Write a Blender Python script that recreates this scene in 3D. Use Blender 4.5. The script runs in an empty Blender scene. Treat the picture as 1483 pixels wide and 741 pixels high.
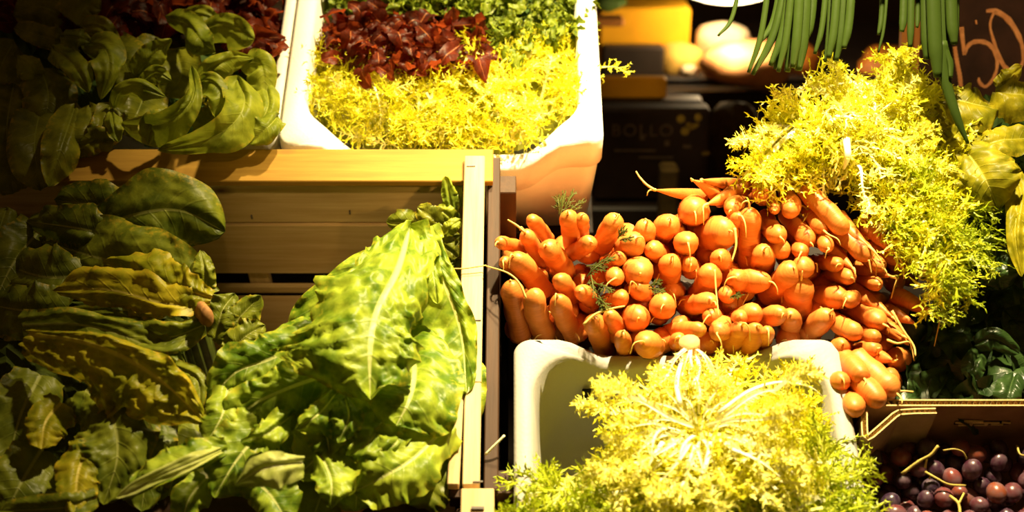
import bpy, bmesh, math, random
import numpy as np
from mathutils import Vector, Matrix, Euler

# ------------------------------------------------------------------ camera, world, lights, exposure
SC = bpy.context.scene
COL = SC.collection
PITCH, TILT, FPX = math.radians(22), math.radians(30), 2037.0
CAM = np.array([0.0, 0.0, 1.65])
FW = np.array([0, math.cos(PITCH), -math.sin(PITCH)])
UPV = np.array([0, math.sin(PITCH), math.cos(PITCH)])
RT = np.array([1.0, 0, 0])
ORG = CAM + 1.75 * FW                                   # origin of the sloping stall
SU = np.array([0, math.cos(TILT), math.sin(TILT)])      # up the slope
SN = np.array([0, -math.sin(TILT), math.cos(TILT)])     # away from the slope

cam_d = bpy.data.cameras.new('camera'); cam = bpy.data.objects.new('camera', cam_d); COL.objects.link(cam)
cam.location = CAM; cam.rotation_euler = (math.pi/2 - PITCH, 0, 0)
cam_d.sensor_width = 36; cam_d.lens = 36 * FPX / 1483
cam_d.clip_start = .05
cam_d.dof.use_dof = True; cam_d.dof.focus_distance = 1.74; cam_d.dof.aperture_fstop = 3.2
SC.camera = cam

w = bpy.data.worlds.new('world'); SC.world = w; w.use_nodes = True
w.node_tree.nodes['Background'].inputs[0].default_value = (1.0, .50, .14, 1)
w.node_tree.nodes['Background'].inputs[1].default_value = .055
vs = SC.view_settings
vs.view_transform = 'Standard'; vs.look = 'None'; vs.gamma = 1; vs.use_curve_mapping = False
vs.exposure = 0.15

def spot(name, loc, target, watt, col, angle, blend, size):
    d = bpy.data.lights.new(name, 'SPOT'); o = bpy.data.objects.new(name, d); COL.objects.link(o)
    o.location = loc
    o.rotation_euler = (Vector(target) - Vector(loc)).to_track_quat('-Z', 'Y').to_euler()
    d.energy = watt; d.color = col; d.spot_size = math.radians(angle); d.spot_blend = blend
    d.shadow_soft_size = size
    return o

WARM = (1.0, .72, .36)
spot('stall_lamp', (.42, 1.67, 2.35), (.20, 1.48, .95), 375, (1, .79, .43), 58, 1.0, .03)
spot('shelf_lamp', (.10, 2.05, 2.3), (.03, 1.93, 1.1), 200, (1, .77, .38), 60, 1.0, .03)
spot('added_front_fill', (.95, .55, 1.55), (.09, 1.82, 1.05), 80, (1, .60, .15), 20, .9, .06)  # added amber fill, no known source, brightens the upper foam box front
spot('added_front_fill', (1.0, .60, 1.75), (.72, 1.95, 1.30), 36, (1, .66, .30), 22, .9, .06)  # added fill from out of frame, lifts the chalkboard
spot('added_front_fill', (-.05, .35, 2.0), (-.22, 1.84, .99), 40, (1, .66, .26), 14, 1.0, .05)  # added narrow fill that brightens the crate's rear wall

# ------------------------------------------------------------------ helpers
rng = np.random.default_rng(7)
random.seed(7)

def S(x, u, n):
    return ORG + x * RT + u * SU + n * SN

def ray(px, py):
    return FW + (px - 741.5) / FPX * RT + (370.5 - py) / FPX * UPV

def P(px, py, d):
    return CAM + d * ray(px, py)

def H(px, py, n=0.0):                                   # point of a pixel ray on the stall plane at height n
    r = ray(px, py); s = (n - (CAM - ORG) @ SN) / (r @ SN)
    return CAM + s * r

def Hs(px, py, n=0.0):
    p = H(px, py, n) - ORG
    return np.array([p[0], p @ SU, p @ SN])

def SX(px, py, n=0.0): return Hs(px, py, n)[0]
def SUU(py, n=0.0): return Hs(741.5, py, n)[1]

def setp(o, label=None, cat=None, group=None, kind=None):
    if label: o['label'] = label
    if cat: o['category'] = cat
    if group: o['group'] = group
    if kind: o['kind'] = kind
    return o

def empty(name, loc, label=None, cat=None, group=None):
    o = bpy.data.objects.new(name, None); COL.objects.link(o)
    o.location = Vector(loc); o.empty_display_size = .02
    return setp(o, label, cat, group)

def wloc(o):
    v = np.array(o.location, float)
    while o.parent:
        o = o.parent; v = v + np.array(o.location, float)
    return v

def mesh(name, V, F, mats, smooth=False, uv=None, midx=None):
    me = bpy.data.meshes.new(name)
    me.from_pydata([tuple(v) for v in V], [], [tuple(f) for f in F])
    for m in (mats if isinstance(mats, (list, tuple)) else [mats]): me.materials.append(m)
    if smooth: me.polygons.foreach_set('use_smooth', [True] * len(me.polygons))
    if midx is not None: me.polygons.foreach_set('material_index', midx)
    if uv is not None:
        l = me.uv_layers.new(name='UVMap')
        idx = np.empty(len(me.loops), dtype=np.int32); me.loops.foreach_get('vertex_index', idx)
        l.data.foreach_set('uv', np.asarray(uv, dtype=np.float32)[idx].ravel())
    me.update()
    return me

def obj(name, V, F, mats, parent=None, smooth=False, uv=None, origin=None, midx=None):
    V = np.asarray(V, float)
    if parent is not None:
        base = wloc(parent); o_loc = np.zeros(3)
    else:
        base = np.asarray(origin, float) if origin is not None else np.array([V[:, 0].mean(), V[:, 1].mean(), V[:, 2].min()])
        o_loc = base
    o = bpy.data.objects.new(name, mesh(name, V - base, F, mats, smooth, uv, midx))
    COL.objects.link(o); o.location = Vector(o_loc)
    if parent is not None: o.parent = parent
    return o

def link(name, me, parent=None, M=None):
    o = bpy.data.objects.new(name, me); COL.objects.link(o)
    if parent is not None: o.parent = parent
    if M is not None: o.matrix_basis = M
    return o

def spline(pts, m):                                     # Catmull-Rom through the points, m samples
    p = np.asarray(pts, float)
    if len(p) == 2: return p[0] + np.linspace(0, 1, m)[:, None] * (p[1] - p[0])
    q = np.vstack([2*p[0] - p[1], p, 2*p[-1] - p[-2]])
    t = np.linspace(0, len(p) - 1, m); i = np.minimum(t.astype(int), len(p) - 2); f = (t - i)[:, None]
    a, b, c, d = q[i], q[i+1], q[i+2], q[i+3]
    return .5 * (2*b + (c - a)*f + (2*a - 5*b + 4*c - d)*f**2 + (3*b - a - 3*c + d)*f**3)

def unit(v): return v / (np.linalg.norm(v, axis=-1, keepdims=True) + 1e-12)

def grid_faces(m, k, closed=False):
    F = []
    kk = k if closed else k - 1
    for i in range(m - 1):
        for j in range(kk):
            a, b = i*k + j, i*k + (j + 1) % k
            F.append((a, b, b + k, a + k))
    return F

def tube_data(pts, radii, seg=8, flat=1.0, m=None, cap=True):
    p = spline(pts, m) if m else np.asarray(pts, float)
    n = len(p); r = np.interp(np.linspace(0, 1, n), np.linspace(0, 1, len(radii)), radii)
    T = unit(np.gradient(p, axis=0))
    ref = np.array([0, 0, 1.]) if abs(T[0, 2]) < .9 else np.array([1., 0, 0])
    V = []
    A = unit(np.cross(T[0], ref))
    ang = np.linspace(0, 2*math.pi, seg, endpoint=False)
    for i in range(n):
        A = unit(A - (A @ T[i]) * T[i]); B = np.cross(T[i], A)
        V += [p[i] + r[i] * (math.cos(a) * A + flat * math.sin(a) * B) for a in ang]
    F = grid_faces(n, seg, True)
    if cap:
        F.append(tuple(range(seg - 1, -1, -1))); F.append(tuple((n - 1)*seg + j for j in range(seg)))
    return V, F

def box_data(c, ax, ay, az, dims):                      # dims = full sizes along the three unit axes
    c, ax, ay, az = map(lambda v: np.asarray(v, float), (c, ax, ay, az))
    V = [c + sx*dims[0]/2*ax + sy*dims[1]/2*ay + sz*dims[2]/2*az for sz in (-1, 1) for sy in (-1, 1) for sx in (-1, 1)]
    F = [(0, 2, 3, 1), (4, 5, 7, 6), (0, 1, 5, 4), (2, 6, 7, 3), (0, 4, 6, 2), (1, 3, 7, 5)]
    return V, F

def bevel_mesh(me, w, seg=1):
    bm = bmesh.new(); bm.from_mesh(me)
    bmesh.ops.bevel(bm, geom=list(bm.edges), offset=w, segments=seg, affect='EDGES', clamp_overlap=True)
    bm.to_mesh(me); bm.free()

def plank(name, c, ax, ay, az, dims, mat, parent=None, bev=.0012):
    # a board with its own axes: grain runs along local X
    ax, ay, az = (np.asarray(v, float) for v in (ax, ay, az))
    V, F = box_data((0, 0, 0), (1, 0, 0), (0, 1, 0), (0, 0, 1), dims)
    me = mesh(name, V, F, mat)
    if bev: bevel_mesh(me, bev)
    o = bpy.data.objects.new(name, me); COL.objects.link(o)
    base = wloc(parent) if parent is not None else np.zeros(3)
    M = Matrix(((ax[0], ay[0], az[0], c[0] - base[0]), (ax[1], ay[1], az[1], c[1] - base[1]),
                (ax[2], ay[2], az[2], c[2] - base[2]), (0, 0, 0, 1)))
    if parent is not None: o.parent = parent
    o.matrix_basis = M
    return o

def join(parts):
    V, F, n = [], [], 0
    for v, f in parts:
        V += list(v); F += [tuple(i + n for i in q) for q in f]; n += len(v)
    return V, F

# ------------------------------------------------------------------ materials
class NT:
    def __init__(s, name):
        s.m = bpy.data.materials.new(name); s.m.use_nodes = True; s.t = s.m.node_tree
        s.b = s.t.nodes['Principled BSDF']; s.out = s.t.nodes['Material Output']
    def n(s, typ, **kw):
        x = s.t.nodes.new(typ)
        for k, v in kw.items(): setattr(x, k, v)
        return x
    def l(s, a, b): s.t.links.new(a, b)
    def val(s, sock, v): sock.default_value = v
    def coord(s, which='Object', scale=(1, 1, 1)):
        tc = s.n('ShaderNodeTexCoord'); mp = s.n('ShaderNodeMapping'); mp.inputs['Scale'].default_value = scale
        s.l(tc.outputs[which], mp.inputs[0]); return mp.outputs[0]
    def noise(s, vec, scale, detail=3, rough=.55):
        x = s.n('ShaderNodeTexNoise'); x.inputs['Scale'].default_value = scale; x.inputs['Detail'].default_value = detail
        x.inputs['Roughness'].default_value = rough
        if vec is not None: s.l(vec, x.inputs['Vector'])
        return x.outputs['Fac']
    def ramp(s, fac, stops):
        x = s.n('ShaderNodeValToRGB'); e = x.color_ramp.elements
        while len(e) < len(stops): e.new(.5)
        for el, (p, c) in zip(e, stops): el.position = p; el.color = (*c, 1) if len(c) == 3 else c
        s.l(fac, x.inputs[0]); return x.outputs[0]
    def math(s, op, a, b=None, c=None, clamp=False):
        x = s.n('ShaderNodeMath', operation=op); x.use_clamp = clamp
        for i, v in enumerate((a, b, c)):
            if v is None: continue
            if isinstance(v, (int, float)): x.inputs[i].default_value = v
            else: s.l(v, x.inputs[i])
        return x.outputs[0]
    def mix(s, fac, a, b, mode='MIX'):
        x = s.n('ShaderNodeMix', data_type='RGBA', blend_type=mode)
        for sock, v in ((x.inputs[0], fac), (x.inputs[6], a), (x.inputs[7], b)):
            if isinstance(v, (int, float)): sock.default_value = v
            elif isinstance(v, tuple): sock.default_value = (*v, 1)
            else: s.l(v, sock)
        return x.outputs[2]
    def bump(s, h, strength=.3, dist=.002):
        x = s.n('ShaderNodeBump'); x.inputs['Strength'].default_value = strength; x.inputs['Distance'].default_value = dist
        s.l(h, x.inputs['Height']); s.l(x.outputs[0], s.b.inputs['Normal']); return x.outputs[0]
    def rough(s, r, spec=.5):
        s.b.inputs['Roughness'].default_value = r; s.b.inputs['Specular IOR Level'].default_value = spec
    def color(s, c):
        if isinstance(c, tuple): s.b.inputs['Base Color'].default_value = (*c, 1)
        else: s.l(c, s.b.inputs['Base Color'])

def mat_plain(name, col, rough=.6, spec=.4, var=.25, scale=30, bump=.15):
    n = NT(name); v = n.coord(); f = n.noise(v, scale, 4)
    n.color(n.ramp(f, [(.3, tuple(c * (1 - var) for c in col)), (.7, tuple(min(1, c * (1 + var)) for c in col))]))
    n.rough(rough, spec)
    if bump: n.bump(f, bump, .002)
    return n.m

def mat_leaf(name, dark, light, rib, ribw=.07, trans=.28, tcol=None, rough=.42, veins=9, veinmix=.35, edge=None, noise=38, spec=.25):
    n = NT(name)
    uv = n.n('ShaderNodeUVMap'); sp = n.n('ShaderNodeSeparateXYZ'); n.l(uv.outputs[0], sp.inputs[0])
    u, v = sp.outputs[0], sp.outputs[1]
    av = n.math('MULTIPLY', n.math('ABSOLUTE', n.math('SUBTRACT', v, .5)), 2)          # 0 at the rib, 1 at the edge
    oc = n.coord()
    nz = n.noise(oc, noise, 4); nz2 = n.noise(oc, noise * 4, 3)
    oi = n.n('ShaderNodeObjectInfo')
    f = n.math('ADD', nz, n.math('MULTIPLY', n.math('SUBTRACT', oi.outputs['Random'], .5), .18))
    base = n.ramp(f, [(.33, dark), (.66, light)])
    # side veins
    ph = n.math('MULTIPLY', n.math('SUBTRACT', u, n.math('MULTIPLY', av, .22)), veins)
    tri = n.math('PINGPONG', ph, .5)
    vein = n.math('SUBTRACT', 1, n.math('MULTIPLY', tri, 9), clamp=True)
    vein = n.math('MULTIPLY', vein, n.math('SUBTRACT', 1.0, av, clamp=True))
    base = n.mix(n.math('MULTIPLY', vein, veinmix), base, rib)
    # midrib
    wid = n.math('MULTIPLY', n.math('SUBTRACT', 1.25, u), ribw)
    rm = n.math('SUBTRACT', 1, n.math('DIVIDE', av, wid), clamp=True)
    rm = n.math('MULTIPLY', rm, 2.2, clamp=True)
    base = n.mix(rm, base, rib)
    if edge:
        em = n.math('MULTIPLY', n.math('SUBTRACT', n.math('MULTIPLY', av, nz2), .42, clamp=True), 4, clamp=True)
        base = n.mix(em, base, edge)
    n.color(base); n.rough(rough, spec)
    nb = n.bump(n.math('ADD', n.math('MULTIPLY', nz2, .6), n.math('MULTIPLY', vein, -.6)), .35, .002)
    tr = n.n('ShaderNodeBsdfTranslucent'); ms = n.n('ShaderNodeMixShader'); ms.inputs[0].default_value = trans
    if tcol: n.l(n.mix(.6, base, tcol), tr.inputs[0])
    else: n.l(base, tr.inputs[0])
    n.l(nb, tr.inputs['Normal'])
    n.l(n.b.outputs[0], ms.inputs[1]); n.l(tr.outputs[0], ms.inputs[2]); n.l(ms.outputs[0], n.out.inputs[0])
    return n.m

def mat_frond(name, rib, mid, tip, trans=.3, rough=.4):
    n = NT(name); uv = n.n('ShaderNodeUVMap'); sp = n.n('ShaderNodeSeparateXYZ'); n.l(uv.outputs[0], sp.inputs[0])
    oi = n.n('ShaderNodeObjectInfo')
    f = n.math('ADD', sp.outputs[0], n.math('MULTIPLY', n.math('SUBTRACT', oi.outputs['Random'], .5), .35))
    base = n.ramp(f, [(.0, rib), (.4, mid), (.95, tip)])
    n.color(base); n.rough(rough, .35)
    tr = n.n('ShaderNodeBsdfTranslucent'); ms = n.n('ShaderNodeMixShader'); ms.inputs[0].default_value = trans
    n.l(base, tr.inputs[0]); n.l(n.b.outputs[0], ms.inputs[1]); n.l(tr.outputs[0], ms.inputs[2]); n.l(ms.outputs[0], n.out.inputs[0])
    return n.m

def mat_wood(name, a, b, knot=(.12, .05, .02), rough=.65):
    n = NT(name); oi = n.n('ShaderNodeObjectInfo'); tc = n.n('ShaderNodeTexCoord')
    add = n.n('ShaderNodeVectorMath', operation='ADD'); cmb = n.n('ShaderNodeCombineXYZ')
    n.l(n.math('MULTIPLY', oi.outputs['Random'], 7), cmb.inputs[0]); n.l(n.math('MULTIPLY', oi.outputs['Random'], 13), cmb.inputs[1])
    n.l(tc.outputs['Object'], add.inputs[0]); n.l(cmb.outputs[0], add.inputs[1])
    mp = n.n('ShaderNodeMapping'); mp.inputs['Scale'].default_value = (2.2, 34, 34); n.l(add.outputs[0], mp.inputs[0])
    g = n.noise(mp.outputs[0], 2.4, 6, .65)
    mp2 = n.n('ShaderNodeMapping'); mp2.inputs['Scale'].default_value = (5, 9, 9); n.l(add.outputs[0], mp2.inputs[0])
    lo = n.noise(mp2.outputs[0], 1.3, 2)
    vo = n.n('ShaderNodeTexVoronoi'); mp3 = n.n('ShaderNodeMapping'); mp3.inputs['Scale'].default_value = (6, 11, 11)
    n.l(add.outputs[0], mp3.inputs[0]); n.l(mp3.outputs[0], vo.inputs['Vector']); vo.inputs['Scale'].default_value = 1.0
    kn = n.math('MULTIPLY', n.math('SUBTRACT', .13, vo.outputs['Distance'], clamp=True), 9, clamp=True)
    base = n.ramp(g, [(.3, a), (.7, b)])
    base = n.mix(n.math('MULTIPLY', n.math('SUBTRACT', lo, .45, clamp=True), 1.6, clamp=True), base, a)
    base = n.mix(kn, base, knot)
    n.color(base); n.rough(rough, .3); n.bump(g, .3, .0015)
    return n.m

def mat_emit(name, col, st):
    n = NT(name); n.color((.8, .7, .5)); n.b.inputs['Emission Color'].default_value = (*col, 1); n.b.inputs['Emission Strength'].default_value = st
    return n.m

M = {}
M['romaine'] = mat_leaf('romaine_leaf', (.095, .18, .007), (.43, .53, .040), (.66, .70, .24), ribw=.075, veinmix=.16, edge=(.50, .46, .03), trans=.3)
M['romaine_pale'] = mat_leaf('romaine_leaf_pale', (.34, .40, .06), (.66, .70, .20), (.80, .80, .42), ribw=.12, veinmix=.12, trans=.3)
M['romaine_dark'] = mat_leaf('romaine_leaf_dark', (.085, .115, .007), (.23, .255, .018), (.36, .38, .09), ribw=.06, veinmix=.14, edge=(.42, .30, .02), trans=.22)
M['romaine_yellow'] = mat_leaf('romaine_leaf_yellow', (.24, .25, .008), (.58, .48, .022), (.70, .58, .10), ribw=.09, veinmix=.18, edge=(.55, .36, .02), trans=.3)
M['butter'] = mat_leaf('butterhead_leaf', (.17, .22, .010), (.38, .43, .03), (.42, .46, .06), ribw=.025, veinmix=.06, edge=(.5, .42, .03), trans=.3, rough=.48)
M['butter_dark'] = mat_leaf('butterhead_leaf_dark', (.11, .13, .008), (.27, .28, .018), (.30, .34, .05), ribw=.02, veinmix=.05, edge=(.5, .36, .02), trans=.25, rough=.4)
M['chard'] = mat_leaf('escarole_leaf', (.20, .20, .006), (.54, .46, .016), (.55, .52, .08), ribw=.04, veinmix=.12, edge=(.6, .45, .02), trans=.3)
M['spinach'] = mat_leaf('spinach_leaf', (.016, .042, .008), (.045, .090, .020), (.06, .11, .025), ribw=.04, veinmix=.15, trans=.15, rough=.33, spec=.4)
M['red'] = mat_leaf('red_lettuce_leaf', (.022, .005, .003), (.17, .028, .010), (.55, .18, .05), ribw=.09, veinmix=.15, trans=.45, tcol=(.6, .10, .02), rough=.42, noise=60)
M['kale'] = mat_leaf('curly_leaf', (.055, .10, .006), (.24, .32, .02), (.40, .42, .08), ribw=.05, veinmix=.3, edge=(.42, .44, .03), trans=.25)
M['leek'] = mat_leaf('spring_onion_leaf', (.007, .026, .004), (.020, .052, .006), (.04, .07, .01), ribw=.0, veins=0, veinmix=0, trans=.15, rough=.35, noise=14)
M['frisee'] = mat_frond('frisee_frond', (.92, .88, .45), (.86, .80, .050), (.66, .66, .012))
M['frisee_pale'] = mat_frond('frisee_frond_pale', (.95, .93, .70), (.93, .90, .34), (.84, .80, .07))
M['frisee_green'] = mat_frond('frisee_frond_green', (.86, .86, .30), (.62, .66, .03), (.30, .40, .008))
M['frisee_core'] = mat_plain('frisee_heart', (.50, .52, .06), .6, .3, .35, 60)
M['rib'] = mat_plain('pale_rib', (.90, .88, .58), .4, .4, .08, 40)
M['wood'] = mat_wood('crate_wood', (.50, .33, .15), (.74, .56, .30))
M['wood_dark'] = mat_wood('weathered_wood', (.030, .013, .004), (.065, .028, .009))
M['wood_gold'] = mat_wood('golden_wood', (.28, .145, .012), (.44, .25, .030))
M['bench'] = mat_wood('bench_wood', (.012, .007, .004), (.022, .012, .006))

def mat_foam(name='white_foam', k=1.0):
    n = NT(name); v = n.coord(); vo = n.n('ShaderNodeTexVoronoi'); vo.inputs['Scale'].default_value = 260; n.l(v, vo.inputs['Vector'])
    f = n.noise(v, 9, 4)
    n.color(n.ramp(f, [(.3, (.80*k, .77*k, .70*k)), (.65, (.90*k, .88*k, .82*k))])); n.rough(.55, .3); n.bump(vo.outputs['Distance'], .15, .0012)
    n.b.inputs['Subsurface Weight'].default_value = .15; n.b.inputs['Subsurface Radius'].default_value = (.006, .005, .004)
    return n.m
M['foam'] = mat_foam(); M['foam_shaded'] = mat_foam('shaded_foam', .45)  # second foam is a darkened copy: shade on the lower box put into colour

def mat_carrot():
    n = NT('carrot_skin'); uv = n.n('ShaderNodeUVMap'); mp = n.n('ShaderNodeMapping'); mp.inputs['Scale'].default_value = (26, 1.5, 1); n.l(uv.outputs[0], mp.inputs[0])
    oi = n.n('ShaderNodeObjectInfo'); ad = n.n('ShaderNodeVectorMath', operation='ADD'); n.l(mp.outputs[0], ad.inputs[0])
    cb = n.n('ShaderNodeCombineXYZ'); n.l(n.math('MULTIPLY', oi.outputs['Random'], 40), cb.inputs[0]); n.l(cb.outputs[0], ad.inputs[1])
    r = n.noise(ad.outputs[0], 1.6, 4, .6)
    oc = n.coord(); f = n.noise(oc, 40, 3)
    base = n.ramp(n.math('ADD', n.math('MULTIPLY', r, .6), n.math('MULTIPLY', f, .4)), [(.34, (.48, .125, .014)), (.62, (.68, .225, .040))])
    base = n.mix(n.math('MULTIPLY', oi.outputs['Random'], .35), base, (.76, .27, .055))
    n.color(base); n.rough(.42, .4); n.bump(r, .35, .0012)
    n.b.inputs['Subsurface Weight'].default_value = .12; n.b.inputs['Subsurface Radius'].default_value = (.006, .002, .001)
    return n.m
M['carrot'] = mat_carrot()
M['hair'] = mat_plain('root_hair', (.80, .52, .14), .6, .3, .2, 60, 0)

def mat_grape():
    n = NT('grape_skin'); oi = n.n('ShaderNodeObjectInfo'); oc = n.coord(); f = n.noise(oc, 90, 4); f2 = n.noise(oc, 45, 2)
    base = n.ramp(oi.outputs['Random'], [(0, (.022, .011, .032)), (.45, (.065, .014, .028)), (.75, (.18, .032, .025)), (1, (.27, .075, .022))])
    bloom = n.math('MULTIPLY', n.math('SUBTRACT', f, .38, clamp=True), 2.0, clamp=True)
    base = n.mix(bloom, base, (.17, .125, .15))
    n.color(base); n.rough(.3, .5)
    n.b.inputs['Subsurface Weight'].default_value = .08; n.b.inputs['Subsurface Radius'].default_value = (.006, .002, .002)
    return n.m
M['grape'] = mat_grape()
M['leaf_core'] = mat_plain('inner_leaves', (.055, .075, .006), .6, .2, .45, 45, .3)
M['stem'] = mat_plain('grape_stem', (.46, .36, .08), .6, .3, .3, 80)
M['card'] = mat_plain('cardboard', (.30, .17, .075), .8, .2, .15, 60, .1)
M['card_pale'] = mat_plain('cardboard_pale', (.38, .27, .16), .8, .2, .12, 60, .1)
M['card_edge'] = mat_plain('cardboard_cut_edge', (.72, .52, .22), .8, .2, .15, 200, .1)
M['dark_hole'] = mat_plain('dark_hole', (.012, .010, .008), .9, .1, .2, 40, 0)
M['metal'] = mat_plain('dull_staple', (.10, .08, .06), .4, .6, .2, 60, 0)
M['cut'] = mat_plain('cut_stem', (.42, .20, .06), .7, .3, .35, 120)
M['cut_pale'] = mat_plain('cut_stem_pale', (.80, .42, .16), .7, .3, .2, 120)
M['yellow'] = mat_plain('yellow_board', (.82, .40, .012), .7, .2, .2, 6, .05)
M['amber'] = mat_plain('amber_paper', (.80, .50, .10), .7, .2, .25, 8, .05)
M['peach'] = mat_plain('peach_bag', (.92, .36, .13), .7, .2, .35, 14, .1)
M['pale'] = mat_plain('pale_bag', (.85, .66, .42), .7, .2, .15, 14, .1)
M['counter'] = mat_plain('dark_counter', (.030, .020, .014), .5, .4, .3, 12, .1)
M['crate_dark'] = mat_plain('dark_printed_crate', (.035, .019, .011), .6, .3, .3, 18, .1)
M['print'] = mat_plain('faded_print', (.17, .12, .075), .8, .2, .35, 60, 0)
M['print_leaf'] = mat_plain('ochre_print', (.42, .30, .045), .8, .2, .3, 60, 0)
M['sack'] = mat_plain('brown_sack', (.075, .048, .014), .9, .1, .35, 40, .4)
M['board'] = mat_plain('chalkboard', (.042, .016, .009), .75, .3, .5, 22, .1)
M['chalk'] = mat_plain('peach_chalk', (.90, .40, .17), .9, .1, .25, 90, .2)
M['frame'] = mat_wood('orange_wood', (.40, .15, .03), (.55, .24, .05))
M['floor'] = mat_plain('dark_floor', (.05, .04, .03), .7, .3, .3, 4, .1)
M['wall'] = mat_plain('dark_wall', (.06, .036, .018), .8, .2, .3, 3, .1)
M['lampglow'] = mat_emit('lamp_glow', (1, .80, .48), 7.0)
M['enamel'] = mat_plain('lamp_enamel', (.85, .75, .55), .4, .5, .1, 10, 0)
M['dill'] = mat_plain('carrot_greens', (.07, .085, .008), .6, .3, .4, 40, 0)
M['orange'] = mat_plain('orange_peel', (.75, .25, .03), .5, .4, .2, 60)
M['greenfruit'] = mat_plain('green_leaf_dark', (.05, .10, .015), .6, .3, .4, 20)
M['raffia'] = mat_plain('raffia', (.62, .42, .12), .7, .2, .2, 80, 0)

# ------------------------------------------------------------------ leaf builder
_pr = np.random.default_rng(99)
_perm = np.tile(_pr.permutation(256), 3)
_gr = _pr.uniform(0, 2*math.pi, 256); _gr = np.c_[np.cos(_gr), np.sin(_gr)]
def pn(x, y, seed=0):                                   # 2-D gradient noise
    x, y = np.broadcast_arrays(np.asarray(x, float) + seed*7.13 + 100, np.asarray(y, float) + seed*3.71 + 100)
    xi, yi = np.floor(x).astype(int), np.floor(y).astype(int); fx, fy = x - xi, y - yi
    def g(ix, iy, dx, dy):
        h = _gr[_perm[_perm[ix % 256] + iy % 256]]; return h[..., 0]*dx + h[..., 1]*dy
    u = fx**3*(fx*(fx*6-15)+10); v = fy**3*(fy*(fy*6-15)+10)
    a = g(xi, yi, fx, fy)*(1-u) + g(xi+1, yi, fx-1, fy)*u
    b = g(xi, yi+1, fx, fy-1)*(1-u) + g(xi+1, yi+1, fx-1, fy-1)*u
    return (a*(1-v) + b*v)*1.5

def leaf_data(mid, wl, wr, face=None, cl=.5, cr=.5, ruf=0.0, fr=4.0, blis=0.0, nv=9, m=30, k=19, tip=.22, base=.0, roll=0.0, frill=0.0, seed=0, keel=.004, warp=None, lam=.017):
    """mid: world points of the rib; wl/wr: half-widths in m along it (left / right of travel seen from `face` side)."""
    p = spline(mid, m); s = np.linspace(0, 1, m)
    length = np.linalg.norm(np.diff(p, axis=0), axis=1).sum()
    if warp is None: warp = length*.05
    T = unit(np.gradient(p, axis=0))
    if face is None: Bv = unit(CAM - p)
    else: Bv = np.tile(np.asarray(face, float), (m, 1))
    L = unit(np.cross(Bv, T)); N = unit(np.cross(T, L))
    ca, sa = math.cos(roll), math.sin(roll); L, N = ca*L + sa*N, ca*N - sa*L
    cap = np.where(s > 1 - tip, np.sqrt(np.maximum(0, 1 - ((s - 1 + tip) / tip)**2)), 1.0)
    if base: cap = cap*np.where(s < base, np.sqrt(np.maximum(0, 1 - ((base - s) / base)**2)), 1.0)
    def width(wi):
        wi = np.asarray(wi, float)
        return np.maximum(spline(np.c_[wi, wi], m)[:, 0], .0006) * cap + .0004
    WL, WR = width(wl), width(wr)
    def curl(c):
        c = np.full(m, float(c)) if np.isscalar(c) else np.interp(s, np.linspace(0, 1, len(c)), c)
        return np.where(np.abs(c) < 1e-3, 1e-3, c)
    CL_, CR_ = curl(cl), curl(cr)
    v = np.linspace(-1, 1, k)[None, :]; a = np.abs(v); sd = np.where(v >= 0, 1, -1); ss = s[:, None]
    W = np.where(v >= 0, WL[:, None], WR[:, None]); c = np.where(v >= 0, CL_[:, None], CR_[:, None])
    lat = W*np.sin(c*a)/c; nor = W*(1 - np.cos(c*a))/c
    lat = lat*(1 + frill*a**3*pn(ss*fr*4, sd*1.7, seed + 5) + .25*a**2*pn(ss*fr*.9, sd*2.1, seed + 6))
    amp = np.minimum(1, W/.014)
    q = ss*fr*1.9
    rz = ruf*a**2*(pn(q, sd*1.3 + a*.5, seed)*1.5 + .6*pn(q*2.3, sd*2.3 + a, seed + 1))*amp
    rt = ruf*.9*a**2*pn(q + .4, sd*1.9 + a*.4, seed + 2)*amp
    X, Y = ss*length/lam, v*W/lam
    vein = np.abs(np.sin(math.pi*nv*(ss - .25*a + .05*pn(X*.4, Y*.4, seed+8))))
    puff = (1 - 2.2*np.abs(pn(X, Y, seed + 3)))*.8 + .35*pn(X*2.1, Y*2.1, seed + 4) + .55*(vein**.6 - .5)*np.sin(math.pi*np.minimum(1, a*1.02))
    bz = blis*puff*np.minimum(1, a*4)*amp
    wz = warp*pn(ss*2.6, v*1.1, seed + 9)*np.minimum(1, a*2 + .3)
    kz = -keel*np.exp(-(a/.13)**2)*(1 - .7*ss)
    V = p[:, None, :] + L[:, None, :]*(sd*lat)[..., None] + N[:, None, :]*(nor + rz + bz + kz + wz)[..., None] + T[:, None, :]*rt[..., None]
    UV = np.stack(np.broadcast_arrays(ss, (v + 1)/2), -1)
    return V.reshape(-1, 3), grid_faces(m, k), UV.reshape(-1, 2)

_seed = [0]
def leaf(parent, mat, mid, wl, wr=None, name='leaf', **kw):
    """a leaf laid out by points (px, py, n) on the stall; widths in px"""
    _seed[0] += 1; kw.setdefault('seed', _seed[0])
    pts = [H(*q) for q in mid]
    wr = wl if wr is None else wr
    sc = np.linalg.norm(pts[0] - CAM) / FPX
    for key in ('ruf', 'blis', 'keel', 'warp'):
        if key in kw: kw[key] = kw[key] * sc
    V, F, UV = leaf_data(pts, [q*sc for q in wl], [q*sc for q in wr], **kw)
    return obj(name, V, F, M[mat], parent, True, UV)

def local_leaf(name, mat, length, wl, arch, m=14, k=9, **kw):
    """a leaf mesh in its own frame: base at 0, grows along +X, face +Z"""
    pts = [(0, 0, 0), (length*.35, 0, arch[0]), (length*.7, 0, arch[1]), (length, 0, arch[2])]
    V, F, UV = leaf_data([np.array(q, float) for q in pts], wl, wl, face=(0, 0, 1), m=m, k=k, **kw)
    return mesh(name, V, F, M[mat], True, UV)

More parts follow.
